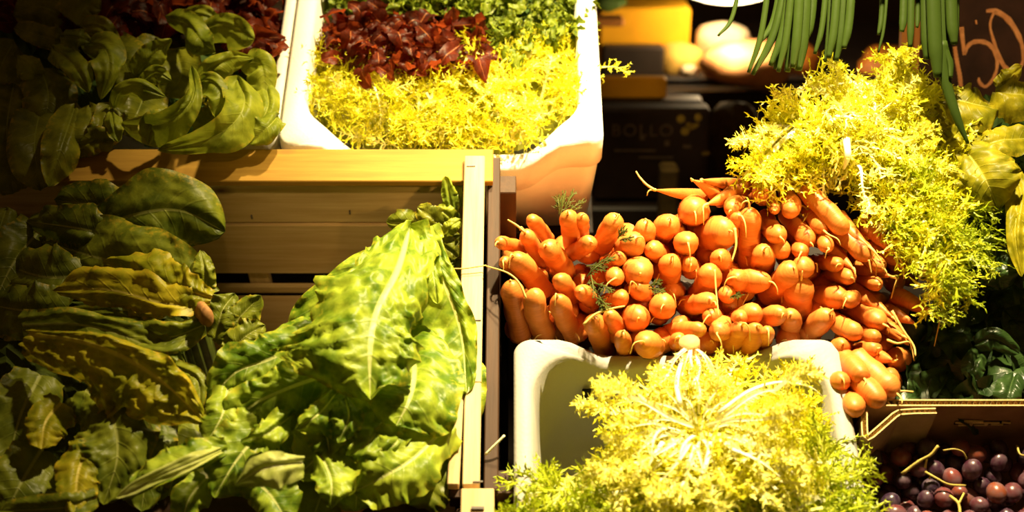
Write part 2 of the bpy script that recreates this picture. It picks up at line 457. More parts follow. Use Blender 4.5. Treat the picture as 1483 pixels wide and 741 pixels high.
def basis(x, z):
    x = unit(np.asarray(x, float)); z = np.asarray(z, float); z = unit(z - (z @ x) * x); y = np.cross(z, x)
    return x, y, z

def mtx(p, x, z, s=1.0):
    x, y, z = basis(x, z)
    return Matrix(((x[0]*s, y[0]*s, z[0]*s, p[0]), (x[1]*s, y[1]*s, z[1]*s, p[1]), (x[2]*s, y[2]*s, z[2]*s, p[2]), (0, 0, 0, 1)))

# ------------------------------------------------------------------ the setting
def slab(name, lo, hi, mat, kind=None):
    lo, hi = np.array(lo, float), np.array(hi, float)
    V, F = box_data((lo + hi)/2, (1, 0, 0), (0, 1, 0), (0, 0, 1), hi - lo)
    o = obj(name, V, F, mat)
    if kind: o['kind'] = kind
    return o
slab('floor', (-3, -1, -.05), (3.5, 5.2, 0), M['floor'], 'structure')
slab('wall_back', (-3, 5.0, 0), (3.5, 5.12, 3.2), M['wall'], 'structure')

# sloping stall bench
def bench(x0, x1, u0, u1, label, h=0.0):
    r = empty('stall_bench', S((x0+x1)/2, (u0+u1)/2, -.225+h) * np.array([1, 1, 0]), label, 'bench', None)
    n = max(1, int(round((u1-u0)/.16))); du = (u1-u0)/n
    for i in range(n):
        plank('board', S((x0+x1)/2, u0 + (i+.5)*du, -.215+h), RT, SU, SN, (x1-x0, du-.006, .02), M['bench'], r)
    for xx in (x0 + .05, x1 - .05):
        plank('bearer', S(xx, (u0+u1)/2, -.24+h), SU, RT, SN, (u1-u0-.02, .05, .03), M['bench'], r)
        for uu in (u0 + .06, u1 - .06):
            t = S(xx, uu, -.245+h)
            plank('leg', (t[0], t[1], t[2]/2), (0, 0, 1), (1, 0, 0), (0, 1, 0), (t[2], .05, .05), M['bench'], r)
    return r
bench(.005, 1.15, -.60, .195, 'dark sloping wooden bench carrying the carrots, lower foam box and grape box')
bench(-1.15, -.005, -.60, .195, 'dark lower sloping bench under the wooden crate of romaine', -.075)
bench(-1.15, .118, .20, .80, 'dark sloping wooden bench under the white foam boxes at the top')
bench(.56, 1.15, .20, .40, 'dark sloping wooden bench at right under the yellow escarole')

# ------------------------------------------------------------------ lower wooden crate
CX1 = SX(700, 470); CX0 = CX1 - .80                      # right rim outer edge, left end outside the frame
CUF, CUR = SUU(708), SUU(216)                           # front and rear
CD = .185
crate = empty('wooden_crate', S((CX0+CX1)/2, (CUF+CUR)/2, -.2), 'open pale wooden crate holding the heads of romaine lettuce', 'crate')
WM = M['wood']
ucap0 = SUU(263)
# rear cap board lying on the rim
plank('plank', S((CX0+SX(714, 245))/2 , (ucap0+CUR)/2, -.004), RT, SU, SN, (SX(714, 245)-CX0, CUR-ucap0, .010), M['wood_gold'], crate)
# rear wall planks, gap below the second one
ur = ucap0 + .016
for (a, b, off) in ((-.010, -.103, 0), (-.106, -.214, -.003), (-.247, -.262, -.002)):
    plank('plank', S((CX0+CX1-.03)/2, ur+off+.004, (a+b)/2), RT, SN, SU, (CX1-CX0-.03, abs(b-a), .008), WM, crate)
for pxx in (370, 140):
    xx = SX(pxx, 410, -.22)
    plank('batten', S(xx, ur+.014, -.137), SN, RT, SU, (.25, .030, .012), WM, crate)
# floor boards
for i in range(4):
    u0 = CUF + .012 + i*(CUR-CUF-.05)/4
    plank('floor_board', S((CX0+CX1-.03)/2, u0+.058, -.268), RT, SU, SN, (CX1-CX0-.03, .098, .008), WM, crate)
# right side: bright split rim bar, planks and posts
xl, xr = SX(667, 450), SX(699, 450)
LU = SUU(232)-CUF
us = SUU(560)
plank('rim_bar', S((xl+xr)/2, (SUU(232)+us)/2, .004), SU, RT, SN, (SUU(232)-us, xr-xl, .012), WM, crate)
plank('rim_bar', S(xr-.0095, (us+CUF)/2, .004), SU, RT, SN, (us-CUF, .019, .012), WM, crate)
plank('rim_bar', S(xl-.001, (us+CUF)/2, .004), unit(SU + RT*.045), RT, SN, (us-CUF, .013, .012), WM, crate)
for (a, b) in ((-.006, -.120), (-.128, -.262)):
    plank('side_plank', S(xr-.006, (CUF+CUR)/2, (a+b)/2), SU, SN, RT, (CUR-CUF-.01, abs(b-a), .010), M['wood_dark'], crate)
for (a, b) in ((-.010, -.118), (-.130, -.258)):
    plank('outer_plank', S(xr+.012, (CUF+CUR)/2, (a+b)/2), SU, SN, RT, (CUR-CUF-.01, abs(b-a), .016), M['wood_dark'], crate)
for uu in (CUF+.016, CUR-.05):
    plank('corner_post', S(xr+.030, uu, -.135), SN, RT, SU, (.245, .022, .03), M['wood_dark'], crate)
plank('front_block', S((xl+xr)/2, CUF-.004, -.012), RT, SU, SN, (xr-xl+.014, .012, .022), M['wood_dark'], crate)
for (a, b) in ((-.02, -.13), (-.14, -.262)):
    plank('front_plank', S((CX0+CX1-.03)/2, CUF+.004, (a+b)/2), RT, SN, SU, (CX1-CX0-.03, abs(b-a), .008), WM, crate)
for (px_, py_) in ((682, 240), (690, 463), (692, 697)):
    plank('staple', H(px_, py_, .0106), RT, SU, SN, (.011, .0016, .0016), M['metal'], crate, bev=0)
for (px_, py_, nn) in ((365, 311, -.09), (371, 332, -.118), (507, 304, -.08), (513, 323, -.112), (370, 385, -.19)):
    x_ = SX(px_, py_, nn)
    plank('nail', S(x_, ur-.001, nn), SN, RT, SU, (.007, .0022, .002), M['metal'], crate, bev=0)
# crate below
low = empty('wooden_crate', S(-.3, CUF-.10, -.2), 'lower wooden crate whose corner post shows under the romaine crate', 'crate')
plank('corner_post', H(692, 752, -.005), SU, RT, SN, (.05, .036, .05), WM, low)
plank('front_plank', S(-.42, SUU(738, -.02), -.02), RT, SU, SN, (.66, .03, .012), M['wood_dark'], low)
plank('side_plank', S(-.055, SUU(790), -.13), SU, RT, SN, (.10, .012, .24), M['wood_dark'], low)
plank('staple', H(692, 735, .022), RT, SU, SN, (.014, .003, .0015), M['metal'], low, bev=0)
# straws
def straw(pts, r, mat, label, cat='straw'):
    V, F = tube_data(pts, [r, r*.8], 6, m=10)
    o = obj('straw', V, F, mat, None, True); setp(o, label, cat); return o
straw([H(703, 658, -.004), H(717, 644, .004), H(731, 630, .010)], .0016, M['rib'], 'pale straw sticking out from the crate side')

# ------------------------------------------------------------------ foam boxes
def rrect(x0, x1, u0, u1, r, ns=22, nc=9):
    P_ = []
    cs = [(x1-r, u0+r, -90), (x1-r, u1-r, 0), (x0+r, u1-r, 90), (x0+r, u0+r, 180)]
    st = [(x0+r, u0), (x1, u0+r), (x1-r, u1), (x0, u1-r)]; en = [(x1-r, u0), (x1, u1-r), (x0+r, u1), (x0, u0+r)]
    for q in range(4):
        for i in range(ns):
            t = i/ns; P_.append((st[q][0] + t*(en[q][0]-st[q][0]), st[q][1] + t*(en[q][1]-st[q][1])))
        for i in range(nc):
            a = math.radians(cs[q][2] + 90*i/nc); P_.append((cs[q][0] + r*math.cos(a), cs[q][1] + r*math.sin(a)))
    return np.array(P_)

def foam_box(root, x0, x1, u0, u1, depth, wall, rin, n0, dip, dipw, mat):
    cx = (x0+x1)/2
    sm = lambda t: t*t*(3-2*t)
    tp = .014
    rings = []
    def ring(in_, r, n, usedip=1.0):
        q = rrect(x0+in_, x1-in_, u0+in_, u1-in_, max(r, .004))
        out = []
        for (x, u) in q:
            d = 0
            if u < u0 + wall + .03 or u > u1 - wall - .03:
                t = np.clip((abs(x-cx) - dipw) / .062, 0, 1); d = dip * (1 - sm(t))
            out.append(S(x, u, n0 + n - d*usedip))
        rings.append(out)
    ring(tp, .022, -depth, 0)
    ring(.004, .022, -.050, 1)
    ring(.0035, .022, -.046, 1)
    ring(0, .022, -.044, 1)
    ring(0, .022, -.004, 1)
    ring(.004, .020, 0, 1)
    ring(wall-.004, rin+.002, 0, 1)
    ring(wall, rin, -.004, 1)
    ring(wall+.008, rin, -.07, .4)
    ring(wall+.014, rin, -depth+.035, 0)
    ring(wall+.028, rin*.8, -depth+.022, 0)
    K = len(rings[0]); V = [p for r_ in rings for p in r_]
    F = grid_faces(len(rings), K, True)
    F.append(tuple(range(K-1, -1, -1))); F.append(tuple((len(rings)-1)*K + j for j in range(K)))
    return obj('body', V, F, mat, root, True)

# upper box
bx0, bx1 = SX(402, 212), SX(875, 216)
bu0 = SUU(216) + .004
ub = empty('foam_box', S((bx0+bx1)/2, bu0+.2, -.19), 'large white foam box with dipped front lip full of frisée, red and curly lettuce', 'box')
foam_box(ub, bx0, bx1, bu0, bu0+.52, .185, .030, .062, .004, .048, .105, M['foam'])
# neighbour box at left
nb = empty('foam_box', S(bx0-.3, bu0+.2, -.19), 'white foam box whose side shows at upper left beside the butterhead lettuce', 'box')
foam_box(nb, bx0-.62, bx0-.003, bu0+.012, bu0+.5, .185, .017, .03, -.006, .06, .18, M['foam'])
# lower box
lx0, lx1 = SX(744, 500), SX(1217, 500)
lu1 = SUU(489)
lb = empty('foam_box', S((lx0+lx1)/2, lu1-.2, -.19), 'white foam box with rounded corners under the frisée in front of the carrots', 'box')
foam_box(lb, lx0, lx1, lu1-.46, lu1, .185, .022, .060, 0, .034, .080, M['foam_shaded'])
hc = Hs(850, 585, -.068)
plank('drain_hole', S(hc[0], lu1-.0345, -.068), RT, SN, SU, (.011, .016, .004), M['dark_hole'], lb, bev=.0008)

# ------------------------------------------------------------------ cardboard grape box
GN = 0.0
gu = SUU(583)
gx0 = SX(1247, 590)
cb = empty('cardboard_box', S(gx0+.2, gu-.12, -.19), 'brown corrugated cardboard box of dark grapes at lower right', 'box')
def sheet(name, path, n0, n1, th, mat, parent):
    p = np.array(path, float); T = unit(np.gradient(p, axis=0)); L = np.c_[-T[:, 1], T[:, 0]]
    V = []
    for i in range(len(p)):
        for sgn in (-1, 1):
            for n in (n0, n1):
                q = p[i] + sgn*th/2*L[i]; V.append(S(q[0], q[1], n))
    F = []
    for i in range(len(p)-1):
        a, b = i*4, (i+1)*4
        F += [(a, a+1, b+1, b), (a+2, b+2, b+3, a+3), (a+1, a+3, b+3, b+1), (a, b, b+2, a+2)]
    F += [(0, 2, 3, 1), (len(p)*4-4, len(p)*4-3, len(p)*4-1, len(p)*4-2)]
    return obj(name, V, F, mat, parent)
def fluted(path, n0, n1, th, mat, parent, name='wall', waves=150.0):
    """two liners and a wavy medium between them, open at the cut top edge"""
    P_ = np.array(path, float)
    seg = np.r_[0, np.cumsum(np.linalg.norm(np.diff(P_, axis=0), axis=1))]
    m = max(2, int(seg[-1] * waves * 4)); t = np.linspace(0, seg[-1], m)
    q = np.c_[np.interp(t, seg, P_[:, 0]), np.interp(t, seg, P_[:, 1])]
    T = unit(np.gradient(P_, axis=0)); 
    Lq = np.c_[np.interp(t, seg, -T[:, 1]), np.interp(t, seg, T[:, 0])]
    Lp = np.c_[-T[:, 1], T[:, 0]]
    w_ = sheet(name, P_ + Lp*(th/2), n0, n1, .0011, mat, parent)
    sheet('liner', P_ - Lp*(th/2), n0, n1, .0011, mat, w_)
    off = np.sin(t*waves*2*math.pi)*(th/2-.0004)
    V = []
    for i in range(m):
        c = q[i] + Lq[i]*off[i]
        for n in (n1-.014, n1): V.append(S(c[0], c[1], n))
    F = [(2*i, 2*i+1, 2*i+3, 2*i+2) for i in range(m-1)]
    obj('flute', V, F, M['card_edge'], w_)
    # pale torn top edges of the liners
    for sg in (1, -1):
        sheet('cut_edge', P_ + Lp*(sg*th/2), n1-.0002, n1+.0006, .0015, M['card_edge'], w_)
    return w_
gxr = gx0 + .36
fluted([(gx0+.004, gu), (gx0+.12, gu), (gx0+.24, gu), (gxr, gu)], -.19, 0, .0072, M['card'], cb, 'rear_wall')
# inner corner flap: down the side, then folded diagonally back onto the rear wall
def HS2(px, py, n=0): q = Hs(px, py, n); return (q[0], q[1])
fl = [HS2(1252, 594), HS2(1252, 615), HS2(1253, 629), HS2(1257, 633), HS2(1263, 629), HS2(1296, 600), HS2(1303, 596), HS2(1325, 594.5), HS2(1356, 594)]
fluted(fl, -.085, -.001, .0060, M['card_pale'], cb, 'corner_flap', 170)
fluted([(gx0-.004, gu-.002), (gx0-.004, gu-.10), (gx0-.006, gu-.30)], -.19, -.045, .0045, M['card'], cb, 'side_wall')
fluted([(gx0-.0125, gu-.008), (gx0-.0125, gu-.075)], -.19, -.008, .003, M['card'], cb, 'outer_flap')
sheet('base', [(gx0, gu-.15), (gxr, gu-.15)], -.19, -.185, .30, M['card'], cb)
# torn slot in the rear wall
plank('slot', S(SX(1424, 618, -.035), gu-.0046, -.036), RT, SN, SU, (.064, .007, .0012), M['dark_hole'], cb, bev=0)
for (px_, w_, dz, hh, mt) in ((1410, .022, .0042, .0050, 'card_edge'), (1392, .012, .0022, .0022, 'card_edge'), (1398, .012, -.0026, .0022, 'card_edge'), (1408, .004, -.001, .006, 'card_edge'), (1422, .014, -.0026, .0022, 'card_edge'),
                          (1436, .020, .0022, .0018, 'card_edge'), (1430, .004, -.0005, .005, 'card_edge'), (1446, .014, -.0016, .0016, 'card_edge'), (1458, .010, .0026, .0022, 'card_edge')):
    plank('torn_edge', S(SX(px_, 618, -.035), gu-.0062, -.036+dz), unit(RT+SN*random.uniform(-.15, .15)), SN, SU, (w_, hh, .0016), M[mt], cb, bev=0)

# grapes
def grape_mesh():
    bm = bmesh.new(); bmesh.ops.create_uvsphere(bm, u_segments=14, v_segments=10, radius=.0104)
    for v in bm.verts: v.co.z *= 1.16
    me = bpy.data.meshes.new('grape'); bm.to_mesh(me); bm.free(); me.materials.append(M['grape'])
    me.polygons.foreach_set('use_smooth', [True]*len(me.polygons)); return me
GM = grape_mesh()
spots = []
g_rng = np.random.default_rng(3)
ga, gb = SX(1258, 660, -.1), SX(1500, 660, -.1)
for layer, nn, cnt in ((0, -.078, 900), (1, -.059, 700)):
    for _ in range(cnt):
        x = g_rng.uniform(gx0+.016, gx0+.30); u = g_rng.uniform(gu-.24, gu-.018)
        n = nn + g_rng.uniform(-.004, .006) + .012*math.sin(x*31)*math.sin(u*27)
        p = S(x, u, n)
        if layer == 1 and (g_rng.random() < .15 or u > gu-.024): continue
        if all(np.linalg.norm(p-q) > .0182 for q in spots): spots.append(p)
spots = np.array(spots)
seeds = [(1310, 690), (1385, 665), (1460, 660), (1350, 735), (1440, 725)]
glabels = ['bunch of dusty red grapes in the left corner of the cardboard box',
           'bunch of dark grapes with a bare stalk below the torn slot',
           'bunch of near-black grapes at the far right of the cardboard box',
           'bunch of reddish grapes at the front left of the box',
           'bunch of mixed red and purple grapes at the front right of the box']
sp3 = [H(a, b, -.09) for a, b in seeds]
broots = [empty('grape_bunch', sp3[i] - SN*.03, glabels[i], 'grapes') for i in range(5)]
for p in spots:
    i = int(np.argmin([np.linalg.norm(p-q) for q in sp3]))
    d = g_rng.normal(size=3)
    link('grape', GM, broots[i], mtx(p - wloc(broots[i]), d, g_rng.normal(size=3), g_rng.uniform(.9, 1.12)))
def gstem(i, pts, r, name='stem'):
    V, F = tube_data([H(*q) for q in pts], [r, r*.8, r*.9], 7, m=14)
    obj(name, V, F, M['stem'], broots[i], True)
gstem(0, [(1306, 686, -0.051), (1330, 668, -0.039), (1348, 658, -0.031), (1359, 645, -0.023)], .0022)
gstem(0, [(1342, 664, -0.035), (1340, 676, -0.046)], .0015)
gstem(1, [(1366, 652, -0.041), (1382, 650, -0.037), (1394, 654, -0.039), (1400, 664, -0.047)], .0011)
gstem(3, [(1340, 683, -0.043), (1356, 692, -0.039), (1374, 701, -0.039), (1398, 703, -0.043)], .0016)
gstem(3, [(1348, 687, -0.041), (1346, 693, -0.049)], .0012)
gstem(4, [(1376, 718, -0.041), (1388, 729, -0.035), (1391, 750, -0.035)], .0020)
gstem(4, [(1389, 728, -0.035), (1396, 714, -0.041)], .0014)
gstem(2, [(1473, 645, -0.041), (1477, 657, -0.037), (1486, 660, -0.037)], .0014)

# ------------------------------------------------------------------ carrots
C5 = [ # tip, back end, diameter (zoomed frame 2.471 from 700,240), kind
 (170,190,230,260,52,'b'),(150,240,205,340,56,'b'),(52,272,150,292,46,'b'),(303,172,320,285,66,'b'),(352,182,352,255,48,'b'),(476,184,420,295,76,'b'),
 (385,272,315,315,62,'b'),(225,285,295,380,78,'b'),(108,322,215,445,80,'b'),(268,402,315,470,62,'b'),(345,448,390,500,58,'b'),(98,412,132,610,80,'b'),
 (180,448,222,605,82,'b'),(266,468,325,610,74,'b'),(392,545,435,655,78,'b'),(448,528,500,610,62,'b'),(496,604,512,680,58,'b'),(585,210,530,300,80,'b'),
 (548,262,495,335,84,'b'),(670,200,640,285,88,'b'),(492,332,440,355,54,'b'),(562,385,556,380,104,'e'),(474,402,470,400,62,'e'),(672,340,668,430,80,'b'),
 (732,276,728,270,82,'e'),(600,295,665,335,70,'b'),(742,352,690,338,58,'b'),(756,165,752,158,108,'e'),(880,232,790,252,120,'b'),(846,322,864,365,72,'b'),
 (815,372,765,465,88,'b'),(825,486,720,500,72,'b'),(874,464,870,460,58,'e'),(645,498,650,505,92,'e'),(556,545,556,545,96,'e'),(575,632,606,655,92,'b'),
 (548,432,590,480,74,'b'),(500,470,445,485,62,'b'),(788,586,660,592,56,'b'),(812,536,850,566,64,'b'),(836,598,890,580,84,'b'),(612,86,790,108,44,'t'),
 (746,50,852,125,50,'t'),(780,50,900,66,42,'t'),(800,138,935,72,62,'t'),(885,160,935,115,66,'b'),(905,402,945,415,72,'b'),(922,545,915,548,52,'e'),(702,618,690,645,52,'b'),(72,340,125,385,44,'b')]
C6 = [ # zoomed frame 1.95 from 980,220
 (238,118,242,112,62,'e'),(322,172,308,100,56,'b'),(178,182,140,215,50,'b'),(278,165,276,140,30,'b'),(415,222,350,132,52,'b'),(378,256,312,178,54,'b'),
 (292,240,250,185,54,'b'),(206,158,204,325,62,'b'),(480,228,362,105,56,'b'),(545,268,455,185,48,'t'),(548,302,425,200,54,'b'),(428,272,375,212,42,'b'),
 (352,282,350,275,46,'e'),(305,280,245,255,54,'b'),(246,280,240,340,66,'b'),(357,330,352,326,64,'e'),(500,330,435,265,44,'t'),(460,318,395,308,44,'b'),
 (494,355,420,350,48,'b'),(572,374,495,356,40,'b'),(608,352,515,325,46,'t'),(582,328,495,275,44,'b'),(636,325,545,275,48,'t'),(622,292,525,195,48,'t'),
 (730,462,620,405,48,'t'),(262,366,120,358,64,'b'),(330,326,262,405,78,'b'),(352,362,338,485,82,'b'),(472,412,385,404,64,'b'),(485,420,505,425,48,'e'),
 (583,486,480,436,58,'b'),(612,468,495,390,46,'t'),(515,516,425,465,54,'b'),(432,456,365,530,64,'b'),(322,458,320,530,58,'b'),(300,456,235,472,56,'b'),
 (230,452,150,485,58,'b'),(184,490,138,575,52,'b'),(226,492,195,580,58,'b'),(258,504,242,545,40,'b'),(568,556,465,572,56,'b'),(622,682,505,580,68,'b'),
 (580,712,475,610,66,'b'),(508,730,455,680,62,'b'),(655,545,585,485,42,'t'),(640,520,575,485,40,'t'),(565,525,505,495,42,'b'),(612,590,530,575,48,'t'),
 (146,402,128,398,44,'e'),(675,485,595,445,40,'t'),
 (470,540,440,600,60,'b'),(468,640,440,690,60,'b'),(530,640,450,560,60,'b')]
carrots = [(700+a/2.471, 240+b/2.471, 700+c/2.471, 240+d/2.471, e/2.471, k) for a, b, c, d, e, k in C5]
carrots += [(980+a/1.95, 220+b/1.95, 980+c/1.95, 220+d/1.95, e/1.95, k) for a, b, c, d, e, k in C6]
c_rng = np.random.default_rng(11)
ORD = ['first', 'second', 'third', 'fourth', 'fifth', 'sixth', 'seventh', 'eighth', 'ninth', 'tenth', 'eleventh', 'twelfth', 'thirteenth', 'fourteenth']
def heap_n(px, py):                                     # height of the heap's face above the slope
    return .012 + .05*max(0, min(1, (430-py)/160)) + .03*max(0, min(1, (px-1000)/250))*max(0, min(1, (480-py)/200))
zones = {}
for c in carrots:
    z = 0 if c[0] < 868 else (1 if c[0] < 1050 else (2 if c[0] < 1180 else 3))
    zones.setdefault(z, []).append(c)
znames = ["heap's left end", "heap's left middle", "heap's right middle", "heap's right end"]
clabel = {}
for z, cs in zones.items():
    ys = sorted(c[1] for c in cs); nrow = max(1, round(len(cs)/5.5))
    cuts = [ys[int(len(ys)*(i+1)/nrow)-1] for i in range(nrow)]
    rows = {}
    for c in cs:
        r = next(i for i, y in enumerate(cuts) if c[1] <= y); rows.setdefault(r, []).append(c)
    for r, rc in rows.items():
        rc.sort(key=lambda c: c[0])
        for i, c in enumerate(rc):
            kind = 'slim tapering' if c[5] == 't' else ('end-on' if c[5] == 'e' else ('thick blunt' if c[4] > 31 else 'slender blunt'))
            rw = 'top row' if r == 0 else ('bottom row' if r == nrow-1 else ORD[r] + ' row')
            clabel[c] = f"{kind} carrot, {ORD[i]} from left in {rw}, {znames[z]}"
def carrot(c):
    px, py, qx, qy, dia, k = c
    n = heap_n(px, py) + c_rng.uniform(-.006, .006)
    tip = H(px, py, n); d = (tip - CAM) @ FW
    rad = dia*1.09/2 * d/FPX
    sc = d/FPX; ext = math.hypot(qx-px, qy-py)*sc
    if k == 'e': Lc = .10
    else: Lc = max(.085, ext*1.12)
    # tip pixel marks the outline, so pull the axis end inwards by part of the radius
    dz = math.sqrt(max(Lc*Lc - ext*ext, (.03)**2))
    if k == 't': dz = min(dz, .05)
    back = P(qx, qy, d + dz)
    ax = unit(back - tip)
    if k == 'e': tip = P(px, py, d - .004); back = tip + unit(back-tip)*Lc
    ns, seg = 22, 14
    s = np.linspace(0, 1, ns)**1.35
    if k == 't': r = rad * (1.0 - (1 - np.minimum(1, s/.95))**1.8) * .98 + rad*.05
    else:
        tl = min(.5, 1.15*rad/Lc*1.25)
        r = rad * np.sqrt(np.maximum(0.0, 1 - (1 - np.minimum(1, s/tl))**2)) * (1 + .05*np.sin(s*17 + px)) * (1 - .06*s)
        r[0] = rad*.06
    side = unit(np.cross(ax, c_rng.normal(size=3))); bend = c_rng.uniform(-.05, .05)*Lc
    pth = tip + s[:, None]*(back-tip) + (np.sin(s*math.pi)*bend)[:, None]*side
    A = unit(np.cross(ax, [0, 0, 1.])); B = np.cross(ax, A)
    ang = np.linspace(0, 2*math.pi, seg, endpoint=False)
    lump = 1 + .03*np.sin(ang*3 + px)
    V = [pth[i] + r[i]*lump[j]*(math.cos(a)*A + math.sin(a)*B) for i in range(ns) for j, a in enumerate(ang)]
    UV = [(s[i], j/seg) for i in range(ns) for j in range(seg)]
    F = [tuple(reversed(f)) for f in grid_faces(ns, seg, True)] + [tuple(range(seg)), tuple((ns-1)*seg+j for j in range(seg-1, -1, -1))]
    o = obj('carrot', V, F, M['carrot'], None, True, UV, origin=tip)
    setp(o, clabel.get(c, 'carrot deep inside the heap'), 'carrot', 'carrots in the heap')
    # root hair
    if c_rng.random() < .8:
        out = -ax; g = np.array([0, 0, -1.])
        l = c_rng.uniform(.006, .016) if c_rng.random() < .5 else c_rng.uniform(.02, .045)
        sd = unit(c_rng.normal(size=3)); drop = c_rng.uniform(.2, .9)
        pts = [tip + ax*.002, tip + out*l*.25 + sd*l*.05, tip + out*l*.45 + sd*l*.25 + g*l*.25*drop, tip + out*l*.5 + sd*l*.35 + g*l*.8*drop]
        VV, FF = tube_data(pts, [.0016 if k != 't' else .0022, .0009, .0006], 5, m=9)
        obj('root', VV, FF, M['hair'], o, True)
    return o
cob = [carrot(c) for c in carrots]
def long_root(o, pts, r=.0013):
    VV, FF = tube_data([H(*q) for q in pts], [r*1.3, r, r*.7], 6, m=16); obj('root', VV, FF, M['hair'], o, True)
long_root(cob[41], [(948, 275, .07), (936, 267, .072), (926, 256, .075), (921, 248, .078)])
long_root(cob[12], [(762, 432, .02), (752, 410, .03), (735, 395, .034), (704, 385, .022)], .0012)
long_root(cob[1], [(760, 336, .05), (748, 326, .055), (735, 318, .06)])
long_root(cob[14], [(845, 470, .03), (862, 455, .035), (885, 447, .04), (905, 443, .04)])
long_root(cob[5], [(892, 318, .06), (897, 310, .066)])
long_root(cob[30], [(1035, 390, .05), (1037, 420, .04), (1041, 458, .035)], .001)
long_root(cob[28], [(1064, 330, .07), (1066, 355, .06), (1060, 378, .05)], .0014)
long_root(cob[82], [(1285, 492, .03), (1300, 497, .035), (1318, 496, .03), (1324, 522, .02)], .0011)
long_root(cob[81], [(1292, 450, .04), (1308, 478, .035), (1323, 500, .03), (1326, 515, .03)], .0013)
long_root(cob[92], [(1296, 567, .0), (1310, 566, .0), (1323, 567, .0)], .0011)
long_root(cob[60], [(1258, 376, .05), (1262, 395, .04)], .001)
# a few carrots deeper in the heap so no gap shows the bench
_face = heap_n
deep, dpos = [], []
for lay, (off, cnt, sep) in enumerate(((.038, 95, 27), (.075, 45, 34))):
    heap_n = (lambda a, b, o_=off: _face(a, b) - o_ - .03*max(0, min(1, (900-a)/80)))
    done = []; tries = 0
    while len(done) < cnt and tries < 6000:
        tries += 1
        px, py = c_rng.uniform(742, 1300), c_rng.uniform(330, 590)
        top = np.interp(px, [728, 860, 950, 1060, 1200, 1300], [372, 355, 348, 318, 290, 345])
        bot = np.interp(px, [728, 1195, 1200, 1300], [486, 500, 585, 570])
        if py < top or py > bot or any((px-a)**2 + (py-b)**2 < sep**2 for a, b in done): continue
        done.append((px, py))
        deep.append(carrot((px, py, px + c_rng.uniform(-20, 20), py + c_rng.uniform(-25, 25), c_rng.uniform(28, 36), 'b'))); dpos.append((px, py))
heap_n = _face
dz_ = {}
for o, q in zip(deep, dpos): dz_.setdefault(0 if q[0] < 868 else (1 if q[0] < 1000 else (2 if q[0] < 1150 else 3)), []).append((q, o))
for z, cs in dz_.items():
    cs.sort(key=lambda c: c[0][1]); nrow = max(1, round(len(cs)/5))
    for r in range(nrow):
        rc = sorted(cs[len(cs)*r//nrow:len(cs)*(r+1)//nrow], key=lambda c: c[0][0])
        for i, (q, o) in enumerate(rc):
            o['label'] = f"shaded half-hidden carrot, {ORD[i]} from left in {ORD[r]} row, {znames[z]}"; o['group'] = 'carrots deep in the heap'
# feathery carrot greens between the carrots
def feather(pts_list, label):
    parts = []
    for (px, py, n, dx, dy) in pts_list:
        a = H(px, py, n); b = H(px+dx, py+dy, n+.01)
        parts.append(tube_data([a, (a+b)/2 + SN*.003, b], [.0010, .0006], 5, m=6))
        for t in np.linspace(.25, 1, 6):
            q = a + t*(b-a)
            for sg in (-1, 1):
                e = q + (unit(b-a)*.007 + sg*.006*unit(np.cross(b-a, SN)) + c_rng.normal(size=3)*.002)*(1.2-t*.6)
                parts.append(tube_data([q, e], [.0008, .0004], 4))
                parts.append(tube_data([(q+e)/2, (q+e)/2 + unit(b-a)*.004], [.0007, .0004], 4))
    V, F = join(parts); o = obj('carrot_greens', V, F, M['dill']); setp(o, label, 'carrot greens', None, 'stuff'); return o
feather([(812, 312, .03, 5, -30), (818, 312, .03, 25, -20), (810, 310, .03, -2, -22), (816, 308, .03, 14, -28)], 'dark feathery carrot greens above the heap against the foam box')
feather([(850, 400, .03, 20, -18), (860, 410, .035, 25, 10), (855, 395, .03, 5, 30), (868, 380, .03, 18, -5), (862, 430, .035, 18, 14), (866, 425, .03, 8, 22), (850, 385, .03, 25, 4)], 'dark feathery carrot greens deep in the left of the heap')
feather([(895, 345, .04, 8, -12), (898, 348, .04, 14, -2), (940, 415, .03, 14, -6), (940, 418, .03, 18, 4), (1058, 430, .03, 12, -2)], 'dark feathery carrot greens in the middle of the heap')

